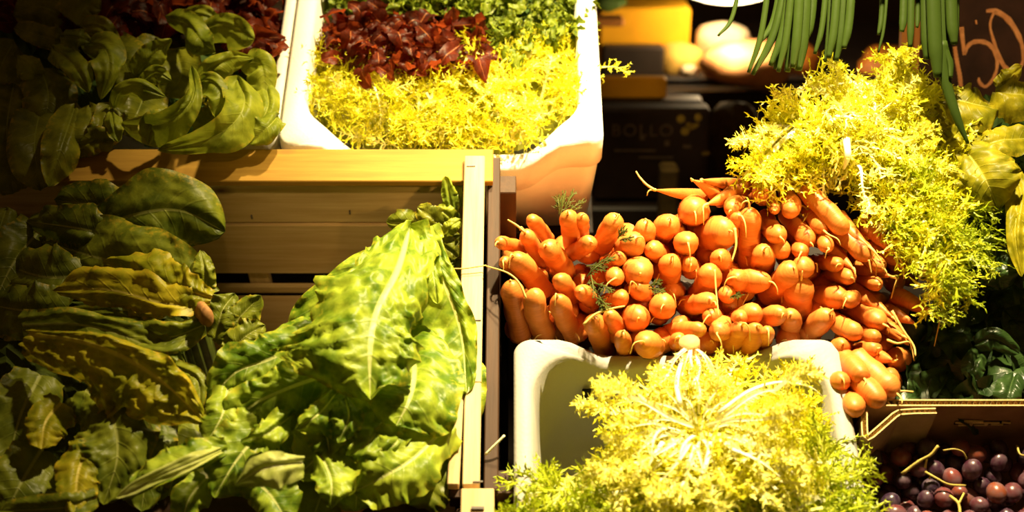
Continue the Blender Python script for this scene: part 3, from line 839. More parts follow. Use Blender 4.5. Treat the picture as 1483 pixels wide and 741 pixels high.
# ------------------------------------------------------------------ frisée
def frond_mesh(name, mat, L=.085, seed=0, wide=1.0, dens=1.0):
    r_ = np.random.default_rng(seed)
    V, F, UV = [], [], []
    def ribbon(pts, ws, nrm, u0, u1):
        pts = np.asarray(pts); m = len(pts); T = unit(np.gradient(pts, axis=0)); Sd = unit(np.cross(T, nrm))
        b = len(V)
        for i in range(m):
            t = i/(m-1); w_ = ws[i]
            V.append(pts[i]-Sd[i]*w_/2); V.append(pts[i]+Sd[i]*w_/2)
            UV.append((u0+(u1-u0)*t, 0)); UV.append((u0+(u1-u0)*t, 1))
        for i in range(m-1): F.append((b+2*i, b+2*i+1, b+2*i+3, b+2*i+2))
    m = 11; t = np.linspace(0, 1, m)
    arch = r_.uniform(.10, .28)*L; hook = r_.uniform(-.5, .9)
    pts = np.c_[L*t*(1-.12*t), L*.08*np.sin(t*r_.uniform(2, 5)+r_.uniform(0, 6))*t, arch*np.sin(t*math.pi*.75) - hook*L*.14*t**3]
    ribbon(pts, .0042*(1-t)**.7+.0010, np.array([0, 0, 1.]), -.1, .55)
    T = unit(np.gradient(pts, axis=0))
    for i in range(2, m):
        for sd in (-1, 1):
            for rep in range(1 if r_.random() > .35*dens else 2):
                ti = t[i]; ln = L*(.13+.20*math.sin(ti*math.pi*.85))*r_.uniform(.6, 1.25)*wide
                dr = unit(T[i]*r_.uniform(.35, 1.0) + np.array([0, sd, 0])*r_.uniform(.6, 1.1) + np.array([0, 0, r_.uniform(-.5, .8)]))
                cu = r_.normal(size=3)*.5
                q = [pts[i]]
                for k in range(3):
                    dr = unit(dr + cu*.45); q.append(q[-1]+dr*ln/3)
                nz = unit(np.array([0, 0, 1.])+r_.normal(size=3)*.6)
                ribbon(q, [.0024, .0030, .0030, .0006], nz, .30, .85)
                for k in (1, 2, 3):
                    for s2 in (-1, 1):
                        if r_.random() < .25: continue
                        d1 = unit(q[k]-q[k-1]); sdv = unit(np.cross(nz, d1))
                        l2 = r_.uniform(.0045, .0095)*wide
                        e1 = q[k] + (d1*.6 + s2*sdv*.8)*l2*.5 + r_.normal(size=3)*.0008
                        e2 = e1 + unit(d1*.9 + s2*sdv*.3 + r_.normal(size=3)*.4)*l2*.55
                        ribbon([q[k], e1, e2], [.0026, .0024, .0005], nz, .6, 1.05)
    return mesh(name, np.array(V), F, M[mat], False, np.array(UV))
FR = [frond_mesh('frisee_leaf', 'frisee', seed=i, L=.08+.01*(i % 3)) for i in range(9)]
FG = [frond_mesh('frisee_leaf', 'frisee_green', seed=40+i, L=.08+.01*(i % 3), wide=1.1) for i in range(7)]

FP = [frond_mesh('frisee_leaf', 'frisee_pale', seed=80+i, L=.085+.01*(i % 3), wide=.8) for i in range(5)]

def stem_leaf(seed):
    r_ = np.random.default_rng(seed)
    base = frond_mesh('tmp', 'frisee', L=.055, seed=seed, wide=.95)
    V = np.array([v.co[:] for v in base.vertices]); F = [tuple(p.vertices) for p in base.polygons]
    uvl = base.uv_layers[0].data; UV = np.zeros((len(V), 2))
    for l in base.loops: UV[l.vertex_index] = uvl[l.index].uv
    bpy.data.meshes.remove(base)
    m = 12; t = np.linspace(0, 1, m); Ls = .075
    st = np.c_[Ls*t, .008*np.sin(t*3 + seed)*t, .018*np.sin(t*math.pi*.9)]
    w_ = .0062*(1-t*.6)
    A = np.stack([st + np.c_[0*t, -w_/2, 0*t+.0012], st + np.c_[0*t, 0*t, 0*t], st + np.c_[0*t, w_/2, 0*t+.0012]], 1).reshape(-1, 3)
    V = V + st[-1]
    # little side lobes along the stem
    n0 = len(V); V = np.vstack([V, A]); UV = np.vstack([UV, np.c_[np.full(len(A), -.2), np.zeros(len(A))]])
    F += [tuple(i + n0 for i in f) for f in grid_faces(m, 3)]
    for i in range(4, m):
        for sd in (-1, 1):
            if r_.random() < .35: continue
            q0 = st[i]; d = unit(np.array([.6, sd*.8, r_.uniform(-.3, .6)])); l = r_.uniform(.008, .018); n1 = len(V)
            q1 = q0 + d*l*.6 + r_.normal(size=3)*.001; q2 = q1 + unit(d + r_.normal(size=3)*.5)*l*.5
            V = np.vstack([V, q0 - [.0014, 0, 0], q0 + [.0014, 0, 0], q1 + [.0013, 0, 0], q1 - [.0013, 0, 0], q2])
            UV = np.vstack([UV, [[.2, 0]]*2, [[.7, 0]]*2, [[1, 0]]]); F += [(n1, n1+1, n1+2, n1+3), (n1+3, n1+2, n1+4)]
    return mesh('frisee_leaf', V, F, M['frisee_pale'], False, UV)
FS = [stem_leaf(120+i) for i in range(6)]
def radiate(root, heart, n, count, seed, size=(.7, 1.15), r0=12, sector=(0, 360), flat=.35):
    r_ = np.random.default_rng(seed)
    for k in range(count):
        a = math.radians(sector[0] + (sector[1]-sector[0])*(k + r_.uniform(-.4, .4))/count)
        d = math.cos(a)*RT + math.sin(a)*SU + SN*r_.uniform(-.12, flat); rr = r_.uniform(.2, 1)*r0
        p = H(heart[0] + rr*math.cos(a), heart[1] - rr*math.sin(a), n + r_.uniform(-.012, .006))
        link('leaf', FS[r_.integers(len(FS))], root, mtx(p - wloc(root), d, SN + r_.normal(size=3)*.3, r_.uniform(*size)))

def inpoly(x, y, poly):
    c = False; j = len(poly)-1
    for i in range(len(poly)):
        xi, yi = poly[i]; xj, yj = poly[j]
        if (yi > y) != (yj > y) and x < (xj-xi)*(y-yi)/(yj-yi)+xi: c = not c
        j = i
    return c

def polydist(x, y, poly):
    best = 1e9
    for i in range(len(poly)):
        a = np.array(poly[i], float); b = np.array(poly[(i+1) % len(poly)], float); p = np.array([x, y])
        t = np.clip((p-a) @ (b-a) / ((b-a) @ (b-a)+1e-9), 0, 1); best = min(best, np.linalg.norm(p-(a+t*(b-a))))
    return best

def frisee(label, hearts, poly, n0, rise, count, meshes, seed=0, size=1.0, loft=.5, core='frisee_core', greenat=None, palek=.35):
    """heads of frisée filling an area: hearts = [(px,py)], each head keeps the leaves nearest to it"""
    r_ = np.random.default_rng(seed)
    xs = [p[0] for p in poly]; ys = [p[1] for p in poly]
    roots = []
    hp = [H(h[0], h[1], n0) for h in hearts]
    for i, h in enumerate(hp):
        e = empty('frisee_head', h - SN*.02, label[i], 'frisée'); roots.append(e)
    k = 0
    while k < count:
        x, y = r_.uniform(min(xs), max(xs)), r_.uniform(min(ys), max(ys))
        if not inpoly(x, y, poly): continue
        k += 1
        dd = polydist(x, y, poly)
        hmax = rise*(1-math.exp(-dd/55.0))
        lay = r_.random()**.6
        n = n0 + hmax*(.35+.65*lay)
        q = H(x, y, n)
        i = int(np.argmin([(x-h[0])**2+(y-h[1])**2 for h in hearts]))
        away = q - hp[i]; away = away - (away @ SN)*SN
        dirv = unit(away)*1.0 + r_.normal(size=3)*.55 + SN*r_.uniform(-.15, loft)
        z = SN + r_.normal(size=3)*.5
        ms = meshes
        if greenat and r_.random() < greenat(x, y): ms = FG
        elif r_.random() < palek*math.exp(-((x-hearts[i][0])**2+(y-hearts[i][1])**2)/95.0**2): ms = FP
        sz = size*r_.uniform(.75, 1.2)
        me = ms[r_.integers(len(ms))]
        dirv = unit(dirv)
        link('leaf', me, roots[i], mtx(q - dirv*.045*sz - wloc(roots[i]), dirv, z, sz))
    return roots

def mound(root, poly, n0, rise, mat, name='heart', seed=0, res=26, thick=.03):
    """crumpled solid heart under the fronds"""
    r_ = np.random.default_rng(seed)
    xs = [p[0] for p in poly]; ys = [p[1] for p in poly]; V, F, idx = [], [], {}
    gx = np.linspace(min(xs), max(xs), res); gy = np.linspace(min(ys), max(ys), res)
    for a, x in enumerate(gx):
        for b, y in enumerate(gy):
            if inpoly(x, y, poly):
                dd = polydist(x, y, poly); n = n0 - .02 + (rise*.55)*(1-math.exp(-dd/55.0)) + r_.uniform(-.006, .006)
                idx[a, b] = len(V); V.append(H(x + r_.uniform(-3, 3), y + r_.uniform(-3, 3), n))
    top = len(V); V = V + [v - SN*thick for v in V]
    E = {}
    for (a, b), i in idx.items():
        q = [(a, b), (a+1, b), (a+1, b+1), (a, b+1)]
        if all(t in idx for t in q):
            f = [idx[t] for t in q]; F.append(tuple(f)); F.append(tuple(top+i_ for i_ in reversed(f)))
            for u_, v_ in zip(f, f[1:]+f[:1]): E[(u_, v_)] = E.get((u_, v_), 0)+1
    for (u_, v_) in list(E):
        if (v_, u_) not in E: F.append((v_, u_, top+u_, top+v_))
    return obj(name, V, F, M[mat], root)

def ribs(root, lists, r=.0028, name='rib', mat='rib'):
    for pts in lists:
        V, F = tube_data([H(*q) for q in pts], [r*1.25, r, r*.35], 7, flat=.5, m=14); obj(name, V, F, M[mat], root, True)

# upper box
polyU = [(445, 140), (452, 92), (475, 80), (520, 98), (600, 100), (650, 95), (690, 75), (740, 62), (800, 55), (846, 66), (848, 140), (830, 165), (795, 182), (760, 200), (700, 208), (600, 206), (520, 198), (480, 182), (450, 160)]
rU = frisee(['yellow frisée head in the left of the upper white foam box', 'bright yellow frisée head in the right of the upper white foam box'],
            [(560, 150), (755, 130)], polyU, -.035, .040, 250, FR, 1, .72, .8)
mound(rU[0], [(p[0] if p[0] < 655 else 655, p[1]) for p in polyU], -.04, .04, 'frisee_core', seed=1)
mound(rU[1], [(p[0] if p[0] > 655 else 655, p[1]) for p in polyU], -.04, .04, 'frisee_core', seed=2)
link('leaf', FR[2], rU[1], mtx(H(872, 97, .004) - wloc(rU[1]), H(899, 104, .005)-H(866, 96, .004), SN, .42))
# right-hand heads draped over the carrots
polyR1 = [(1066, 258), (1085, 240), (1108, 205), (1140, 165), (1178, 140), (1190, 112), (1230, 100), (1260, 95), (1310, 100), (1330, 135), (1345, 175), (1330, 215), (1290, 240), (1230, 262), (1190, 268), (1110, 262)]
polyR2 = [(1215, 262), (1290, 235), (1335, 200), (1378, 215), (1395, 280), (1402, 360), (1385, 415), (1368, 440), (1352, 425), (1335, 405), (1318, 380), (1300, 345), (1262, 318)]
rR1 = frisee(['pale yellow frisée head heaped on top of the carrots'], [(1240, 175)], polyR1, .065, .06, 125, FR, 5, .85, .7)
rR2 = frisee(['frisée head drooping down the right side of the carrots'], [(1290, 240)], polyR2, .045, .045, 105, FR, 6, .85, .5, greenat=lambda x, y: np.clip((y-240)/230, 0, .7))
mound(rR1[0], [(1085, 255), (1125, 200), (1180, 150), (1230, 115), (1290, 110), (1325, 150), (1325, 205), (1240, 255), (1150, 258)], .06, .06, 'frisee_core', seed=3)
mound(rR2[0], [(1235, 262), (1300, 240), (1340, 215), (1375, 240), (1385, 330), (1370, 390), (1330, 380), (1290, 325)], .03, .045, 'frisee_core', seed=4)
radiate(rR1[0], (1240, 200), .095, 7, 80, (.5, .8), 60)
radiate(rR1[0], (1165, 178), .095, 6, 81, (.6, .8), 20, (205, 255), .05)
ribs(rR1[0], [[(1082, 256, .08), (1102, 222, .09), (1135, 190, .1), (1180, 160, .105)], [(1095, 248, .085), (1130, 208, .1), (1165, 178, .105), (1200, 158, .11)], [(1225, 200, .125), (1228, 225, .12), (1222, 245, .10)], [(1200, 180, .125), (1215, 168, .13), (1240, 172, .13)]], .0042)
ribs(rR2[0], [[(1355, 330, .08), (1358, 370, .07), (1362, 410, .06), (1364, 452, .05)], [(1375, 330, .07), (1372, 360, .066), (1376, 388, .06)], [(1340, 320, .08), (1343, 350, .075), (1335, 375, .07)]], .003)
for (px_, py_, dx, dy, nn) in ((1362, 435, 2, 26, .05), (1360, 428, -8, 24, .05), (1364, 430, 10, 22, .05), (1395, 385, 20, 6, .05), (1392, 360, 14, -12, .05), (1400, 300, 12, 6, .06)):
    link('leaf', FG[1], rR2[0], mtx(H(px_, py_, nn) - wloc(rR2[0]), H(px_+dx, py_+dy, nn) - H(px_, py_, nn), SN, .42))
# lower box
polyL = [(905, 640), (915, 605), (945, 575), (990, 553), (1060, 550), (1110, 552), (1145, 562), (1168, 590), (1172, 620), (1205, 650), (1238, 695), (1245, 790), (740, 790), (760, 712), (785, 700), (830, 702), (880, 675)]
gfun = lambda x, y: float(np.clip((math.hypot((x-1020)/1.25, y-610)-105)/110, 0, .95))
rL = frisee(['large pale-hearted frisée head in the centre of the lower foam box', 'greener frisée head at the front left of the lower foam box', 'green-edged frisée head at the front right of the lower foam box'],
            [(1010, 610), (830, 730), (1180, 740)], polyL, -.02, .085, 300, FR, 9, .85, .6, greenat=gfun, palek=.6)
mound(rL[0], [(890, 650), (910, 600), (985, 555), (1100, 560), (1140, 600), (1150, 650), (1120, 700), (930, 700)], -.03, .095, 'frisee_core', seed=5)
mound(rL[1], [(750, 705), (860, 680), (930, 690), (960, 790), (745, 790)], -.05, .06, 'frisee_core', seed=6)
mound(rL[2], [(960, 790), (950, 700), (1130, 690), (1195, 690), (1225, 790)], -.03, .06, 'frisee_core', seed=7)
radiate(rL[0], (1012, 618), .058, 22, 77, (.55, 1.0), 30, (150, 390))
radiate(rL[0], (1012, 618), .058, 6, 76, (.35, .5), 20, (30, 150))
radiate(rL[0], (1000, 500), .05, 9, 78, (.4, .7), 6, (230, 310), .1)
radiate(rL[0], (975, 610), .05, 10, 79, (.5, .75), 20, (165, 280))
ribs(rL[0], [[(1040, 598, .07), (1085, 566, .08), (1130, 553, .076), (1172, 560, .06), (1192, 575, .04)], [(985, 585, .07), (980, 555, .07), (988, 520, .058), (996, 497, .05)], [(1030, 640, .075), (1020, 680, .08), (1004, 715, .07)],
             [(1005, 560, .07), (1012, 530, .062), (1004, 500, .052)], [(960, 640, .07), (940, 670, .07), (928, 700, .06)], [(1060, 650, .08), (1100, 668, .075), (1130, 690, .065)]], .0026)
V, F = tube_data([H(1000, 512, .04), H(998, 494, .058)], [.011, .012], 12, m=4)
setp(obj('cut_stem', V, F, M['cut_pale'], rL[0], True), 'peach-coloured cut stem')

# ------------------------------------------------------------------ romaine lettuces in the wooden crate
def lettuce(name, loc, label, cat='lettuce', group=None):
    return empty(name, loc, label, cat, group)
hero = lettuce('romaine_lettuce', H(560, 620, -.18), 'large bright green romaine head with a folded top leaf leaning on the crate side')
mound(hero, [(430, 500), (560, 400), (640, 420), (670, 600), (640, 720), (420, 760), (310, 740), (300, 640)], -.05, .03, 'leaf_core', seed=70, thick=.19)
R, RD, RY = 'romaine', 'romaine_dark', 'romaine_yellow'
big = dict(m=60, k=39)
# back leaves
leaf(hero, R, [(600, 332, .04), (540, 380, .03), (470, 440, .01), (420, 520, -.02)], [10, 24, 34, 28], [8, 24, 36, 28], cl=.4, cr=-.9, ruf=7, fr=5, blis=2.5, **big)
leaf(hero, R, [(610, 332, .06), (640, 400, .055), (668, 480, .03), (676, 570, .01)], [26, 20, 22, 18], [30, 55, 70, 60], cl=-.5, cr=-.5, ruf=7, fr=6, blis=3, **big)
# the folded top leaf: rib from the crown down the middle
leaf(hero, R, [(594, 327, .07), (577, 390, .11), (547, 449, .125), (537, 505, .122), (536, 578, .105)], [34, 58, 66, 84, 40], [34, 84, 96, 130, 50], cl=[-.5, -1.0, -1.3, -.9], cr=[-1.0, -.9, -.7, .1], ruf=16, fr=5, blis=6, keel=6, frill=.2, warp=20, tip=.25, base=.10, m=72, k=49)
leaf(hero, R, [(612, 330, .07), (622, 360, .08), (628, 400, .075), (634, 440, .06)], [14, 12, 14, 10], [12, 16, 20, 12], cl=-.6, cr=-.5, ruf=4, fr=6, blis=2)
# lower right cup leaf
leaf(hero, R, [(590, 480, .02), (600, 530, .05), (594, 575, .072), (574, 616, .068)], [30, 62, 72, 36], [30, 60, 72, 40], cl=[.2, -.3, -.7], cr=[.2, -.3, -.7], ruf=8, fr=4, blis=3.5, **big)
leaf(hero, R, [(620, 470, .0), (648, 530, .01), (664, 590, .0), (656, 640, -.02)], [34, 46, 40, 20], [40, 60, 50, 20], cl=-.6, cr=-.4, ruf=7, fr=5, blis=3, **big)
# left arm leaves
leaf(hero, R, [(470, 470, .05), (400, 515, .06), (340, 540, .06), (297, 590, .04)], [36, 46, 40, 18], [24, 36, 34, 18], cl=-.4, cr=-.5, ruf=8, fr=5, blis=3.5, frill=.08, **big)
leaf(hero, R, [(480, 540, .05), (420, 560, .06), (360, 590, .055), (310, 640, .03)], [40, 60, 56, 26], [30, 34, 34, 18], cl=-.7, cr=-.3, ruf=9, fr=6, blis=3.5, frill=.08, **big)
leaf(hero, R, [(510, 560, .03), (500, 610, .05), (470, 650, .055), (430, 690, .04)], [50, 60, 55, 26], [40, 50, 50, 24], cl=-.5, cr=-.6, ruf=9, fr=5, blis=3.5, frill=.08, **big)
leaf(hero, R, [(420, 570, .03), (380, 620, .045), (340, 670, .045), (310, 720, .03)], [40, 52, 46, 22], [34, 44, 40, 20], cl=-.6, cr=-.4, ruf=8, fr=5, blis=3, frill=.08, **big)
leaf(hero, R, [(560, 590, .02), (540, 640, .03), (520, 690, .02), (515, 740, 0)], [60, 66, 60, 30], [50, 60, 55, 30], cl=-.4, cr=-.4, ruf=8, fr=5, blis=3, **big)
# frilly tips crowding under the top leaf
for q_, wa, wb, fr_, cc in (([(490, 565, .05), (462, 598, .09), (428, 622, .085)], 30, 16, 2.2, -.5), ([(500, 575, .05), (505, 605, .085), (490, 640, .08)], 22, 30, 3.0, -1.0),
               ([(560, 600, .04), (535, 640, .07), (500, 660, .06)], 22, 36, 2.4, -.6), ([(425, 600, .05), (385, 628, .08), (352, 640, .07)], 26, 18, 3.4, -.7),
               ([(590, 612, .04), (575, 640, .06), (540, 668, .05)], 16, 30, 2.6, -.8), ([(455, 640, .05), (478, 690, .07), (480, 735, .06)], 34, 24, 2.0, -.6)):
    leaf(hero, R, q_, [wa*.6, wa*1.1, wa*.5], [wb*.8, wb, wb*.4], cl=cc, cr=cc*.7, ruf=11, fr=fr_, blis=3, frill=.25, warp=14, m=44, k=29, base=.12, tip=.35)
leaf(hero, R, [(330, 655, .05), (285, 675, .07), (230, 698, .07), (178, 724, .05)], [3, 4, 4, 3], [24, 46, 42, 18], cl=.3, cr=[-.4, -.9, -.7], ruf=9, fr=3.5, blis=3, frill=.15, **big)
# bright tip turned over
leaf(hero, 'romaine_pale', [(440, 668, .085), (404, 672, .10), (372, 682, .10), (340, 702, .085)], [22, 32, 30, 8], [8, 18, 22, 6], cl=-.4, cr=-.3, ruf=5, fr=4, blis=2, tip=.5, warp=6, m=40, k=25)
leaf(hero, 'romaine_pale', [(320, 650, .06), (280, 668, .085), (225, 692, .085), (170, 720, .065)], [6, 9, 8, 5], [7, 12, 13, 8], cl=.6, cr=-.8, ruf=4, fr=3, blis=1.5, warp=8, m=40, k=25)
leaf(hero, R, [(300, 690, .02), (275, 720, .03), (262, 760, .02)], [24, 26, 14], [20, 26, 14], cl=-.5, cr=-.5, ruf=5, fr=4, blis=2)
# lower right leaf with a pale rib
leaf(hero, R, [(652, 612, .03), (600, 662, .05), (555, 690, .055), (512, 712, .04)], [30, 46, 44, 26], [26, 40, 42, 22], cl=-.3, cr=-.5, ruf=8, fr=5, blis=2.5, frill=.1, **big)
leaf(hero, RD, [(640, 650, .0), (620, 690, .01), (590, 730, .0)], [40, 50, 30], [30, 40, 20], cl=-.4, cr=-.4, ruf=7, fr=5, blis=2.5)
leaf(hero, RD, [(480, 650, -.01), (470, 700, .0), (450, 760, -.01)], [50, 60, 40], [50, 60, 40], cl=-.4, cr=-.4, ruf=8, fr=5, blis=3)
leaf(hero, R, [(360, 690, .03), (390, 715, .04), (420, 760, .03)], [30, 40, 26], [26, 30, 20], cl=-.5, cr=-.5, ruf=7, fr=5, blis=2.5)
leaf(hero, R, [(450, 590, .06), (470, 620, .07), (478, 660, .06)], [24, 34, 18], [24, 32, 18], cl=-.8, cr=-.6, ruf=7, fr=5, blis=2.5)
leaf(hero, R, [(330, 560, .055), (322, 600, .062), (300, 640, .05)], [24, 30, 18], [22, 28, 16], cl=-.7, cr=-.6, ruf=6, fr=5, blis=2.5)
V, F = tube_data([H(525, 712, -.02), H(505, 722, 0)], [.018, .02], 12, m=4); setp(obj('cut_stem', V, F, M['cut_pale'], hero, True), 'pale cut stem in shade')

# middle-left head lying with its cut end to the right
l1 = lettuce('romaine_lettuce', H(200, 440, -.16), 'yellowing romaine head lying with its brown cut end toward the crate back')
mound(l1, [(40, 380), (160, 350), (280, 400), (306, 470), (260, 520), (60, 500)], -.06, .03, 'leaf_core', seed=71, thick=.18)
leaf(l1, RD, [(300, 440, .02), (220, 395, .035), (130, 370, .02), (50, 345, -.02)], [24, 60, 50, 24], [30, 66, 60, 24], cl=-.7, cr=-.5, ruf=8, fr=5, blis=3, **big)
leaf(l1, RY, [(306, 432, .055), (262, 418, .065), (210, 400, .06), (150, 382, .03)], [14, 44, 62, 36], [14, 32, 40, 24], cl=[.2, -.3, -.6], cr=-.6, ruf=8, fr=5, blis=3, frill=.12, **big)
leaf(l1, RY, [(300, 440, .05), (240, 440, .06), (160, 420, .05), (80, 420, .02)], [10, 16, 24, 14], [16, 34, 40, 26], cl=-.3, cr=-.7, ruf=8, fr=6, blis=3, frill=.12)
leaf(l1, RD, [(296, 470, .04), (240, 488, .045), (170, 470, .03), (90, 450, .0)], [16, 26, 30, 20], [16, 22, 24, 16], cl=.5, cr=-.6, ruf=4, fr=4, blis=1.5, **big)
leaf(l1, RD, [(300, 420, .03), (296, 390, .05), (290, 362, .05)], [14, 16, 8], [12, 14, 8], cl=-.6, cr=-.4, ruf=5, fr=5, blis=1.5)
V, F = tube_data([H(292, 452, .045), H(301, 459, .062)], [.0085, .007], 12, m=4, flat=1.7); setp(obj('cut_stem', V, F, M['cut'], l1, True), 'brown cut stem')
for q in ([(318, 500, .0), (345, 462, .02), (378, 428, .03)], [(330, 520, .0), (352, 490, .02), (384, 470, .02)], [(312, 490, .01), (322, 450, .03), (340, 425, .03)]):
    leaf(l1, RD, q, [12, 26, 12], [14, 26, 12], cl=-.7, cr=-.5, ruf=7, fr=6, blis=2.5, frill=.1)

# front-left head with a broad blistered yellow leaf
l2 = lettuce('romaine_lettuce', H(140, 600, -.17), 'shaded romaine head with a broad blistered yellow-green leaf at the lower left')
mound(l2, [(-60, 480), (110, 490), (240, 540), (290, 620), (280, 780), (-60, 790)], -.06, .03, 'leaf_core', seed=72, thick=.18)
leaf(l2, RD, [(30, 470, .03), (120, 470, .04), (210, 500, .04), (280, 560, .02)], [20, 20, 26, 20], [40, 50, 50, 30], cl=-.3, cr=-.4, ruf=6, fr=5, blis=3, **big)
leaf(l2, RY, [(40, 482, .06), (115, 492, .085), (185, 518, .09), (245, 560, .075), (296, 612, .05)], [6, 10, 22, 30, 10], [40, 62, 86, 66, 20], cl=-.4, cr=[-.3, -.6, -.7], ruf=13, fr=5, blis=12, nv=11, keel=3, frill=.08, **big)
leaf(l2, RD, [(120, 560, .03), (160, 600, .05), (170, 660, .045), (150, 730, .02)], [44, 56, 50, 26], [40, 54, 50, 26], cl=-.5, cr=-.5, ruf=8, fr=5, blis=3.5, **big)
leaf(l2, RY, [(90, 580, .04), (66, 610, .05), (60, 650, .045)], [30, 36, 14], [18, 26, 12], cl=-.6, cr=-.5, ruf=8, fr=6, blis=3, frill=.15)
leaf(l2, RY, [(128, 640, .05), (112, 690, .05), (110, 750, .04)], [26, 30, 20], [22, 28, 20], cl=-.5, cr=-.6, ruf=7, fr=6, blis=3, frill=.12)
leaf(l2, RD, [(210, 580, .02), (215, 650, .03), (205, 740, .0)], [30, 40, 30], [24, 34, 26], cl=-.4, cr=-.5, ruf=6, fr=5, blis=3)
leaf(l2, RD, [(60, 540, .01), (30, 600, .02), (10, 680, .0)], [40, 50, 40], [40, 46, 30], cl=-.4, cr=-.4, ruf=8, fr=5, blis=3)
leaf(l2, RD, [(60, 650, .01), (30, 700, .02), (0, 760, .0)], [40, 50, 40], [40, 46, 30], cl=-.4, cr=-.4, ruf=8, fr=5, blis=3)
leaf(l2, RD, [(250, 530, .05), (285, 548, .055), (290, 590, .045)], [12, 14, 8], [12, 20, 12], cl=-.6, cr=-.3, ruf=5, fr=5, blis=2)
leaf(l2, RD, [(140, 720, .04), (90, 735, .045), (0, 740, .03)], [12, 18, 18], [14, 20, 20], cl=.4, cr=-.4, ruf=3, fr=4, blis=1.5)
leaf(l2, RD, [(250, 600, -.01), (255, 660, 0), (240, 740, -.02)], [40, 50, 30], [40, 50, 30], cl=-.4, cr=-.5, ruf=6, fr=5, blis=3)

# far-left dark head behind
l3 = lettuce('romaine_lettuce', H(130, 330, -.16), 'dark shaded romaine head with broad smooth leaves against the crate back')
mound(l3, [(-60, 320), (60, 310), (200, 300), (250, 330), (180, 350), (60, 390), (30, 490), (-60, 490)], -.07, .02, 'leaf_core', seed=73, thick=.17)
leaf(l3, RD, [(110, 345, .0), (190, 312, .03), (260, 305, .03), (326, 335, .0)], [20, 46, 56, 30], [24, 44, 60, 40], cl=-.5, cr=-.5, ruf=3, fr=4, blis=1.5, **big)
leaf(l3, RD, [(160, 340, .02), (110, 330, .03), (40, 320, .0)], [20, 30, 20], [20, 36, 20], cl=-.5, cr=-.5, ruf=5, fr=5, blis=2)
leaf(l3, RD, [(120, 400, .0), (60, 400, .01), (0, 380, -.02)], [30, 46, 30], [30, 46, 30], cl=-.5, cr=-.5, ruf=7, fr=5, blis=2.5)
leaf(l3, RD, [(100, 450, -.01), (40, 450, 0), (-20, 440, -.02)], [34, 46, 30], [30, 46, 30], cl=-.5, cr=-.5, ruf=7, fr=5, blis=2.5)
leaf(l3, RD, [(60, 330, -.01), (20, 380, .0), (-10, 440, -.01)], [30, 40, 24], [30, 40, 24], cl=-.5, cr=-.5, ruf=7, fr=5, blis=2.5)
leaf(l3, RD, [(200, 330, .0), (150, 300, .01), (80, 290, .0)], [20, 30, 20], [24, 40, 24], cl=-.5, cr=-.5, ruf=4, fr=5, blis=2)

# small bunch in the rear right corner
l4 = lettuce('leafy_greens', H(630, 380, -.16), 'small bunch of green leaves in the rear right corner of the wooden crate', 'greens')
for q, wd, mt in (([(660, 320, -.03), (652, 290, -.01), (645, 255, .01)], 12, 'kale'), ([(650, 335, -.04), (628, 316, -.02), (604, 300, -.015)], 20, 'butter_dark'), ([(650, 345, -.04), (600, 325, -.03), (560, 322, -.04)], 22, RD),
                  ([(665, 330, -.04), (650, 312, -.02), (632, 300, -.015)], 14, 'butter'), ([(668, 300, -.03), (662, 275, -.01), (664, 250, -.01)], 8, 'butter'), ([(640, 350, -.03), (652, 330, .0), (668, 318, .0)], 12, 'butter'),
                  ([(640, 370, -.04), (650, 350, -.02), (668, 340, -.02)], 14, RD), ([(630, 360, -.05), (645, 390, -.03), (668, 400, -.04)], 26, RD), ([(640, 400, -.06), (655, 430, -.05), (668, 470, -.06)], 26, RD), ([(620, 350, -.04), (640, 355, -.02), (664, 372, -.02)], 20, 'butter_dark'),
                  ([(610, 345, -.05), (600, 335, -.04), (570, 345, -.06)], 24, RD)):
    leaf(l4, mt, q, [wd*.5, wd, wd*.6], cl=-.7, cr=-.5, ruf=5, fr=5, blis=2, frill=.1)
straw([H(622, 390, .02), H(640, 388, .014), H(668, 389, .016), H(704, 384, .0175)], .0010, M['raffia'], 'thin yellow root fibre lying across the crate rim', 'fibre')

# ------------------------------------------------------------------ butterhead lettuces, upper left
BH, BD = 'butter', 'butter_dark'
bh = lettuce('butterhead_lettuce', H(275, 140, -.12), 'open green butterhead lettuce with curled leaves at the front of the upper left box')
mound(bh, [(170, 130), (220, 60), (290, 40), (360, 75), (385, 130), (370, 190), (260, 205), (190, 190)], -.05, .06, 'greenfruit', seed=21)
big = dict(m=44, k=31, nv=0, lam=.022)
def bleaf(mt, mid, wl, wr, cl, cr, ruf=5, fr=2.6, blis=1.4, tip=.3, base=.12, warp=6, **k):
    leaf(bh, mt, mid, wl, wr, cl=cl, cr=cr, ruf=ruf, fr=fr, blis=blis, tip=tip, base=base, warp=warp, **big, **k)
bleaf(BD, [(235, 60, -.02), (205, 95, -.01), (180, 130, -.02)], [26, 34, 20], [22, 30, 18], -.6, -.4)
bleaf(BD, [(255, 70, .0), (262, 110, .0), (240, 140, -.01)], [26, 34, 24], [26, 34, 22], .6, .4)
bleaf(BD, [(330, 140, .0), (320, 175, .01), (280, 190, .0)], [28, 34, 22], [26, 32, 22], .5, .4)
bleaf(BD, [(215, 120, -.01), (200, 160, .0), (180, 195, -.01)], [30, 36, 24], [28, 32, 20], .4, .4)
bleaf(BH, [(286, 46, .015), (325, 36, .04), (368, 56, .03)], [12, 18, 12], [22, 44, 34], -.7, [-.6, -1.2, -1.3])
bleaf(BH, [(238, 24, .015), (272, 36, .05), (292, 60, .055), (312, 76, .035)], [14, 20, 18, 8], [18, 28, 30, 14], -.9, -1.4)
bleaf(BH, [(255, 30, .0), (290, 22, .02), (320, 34, .01)], [10, 16, 10], [14, 22, 14], -.9, -.8)
bleaf(BH, [(282, 118, .03), (305, 98, .06), (335, 86, .062), (368, 84, .04)], [6, 14, 14, 8], [10, 26, 32, 16], -.9, -1.2)
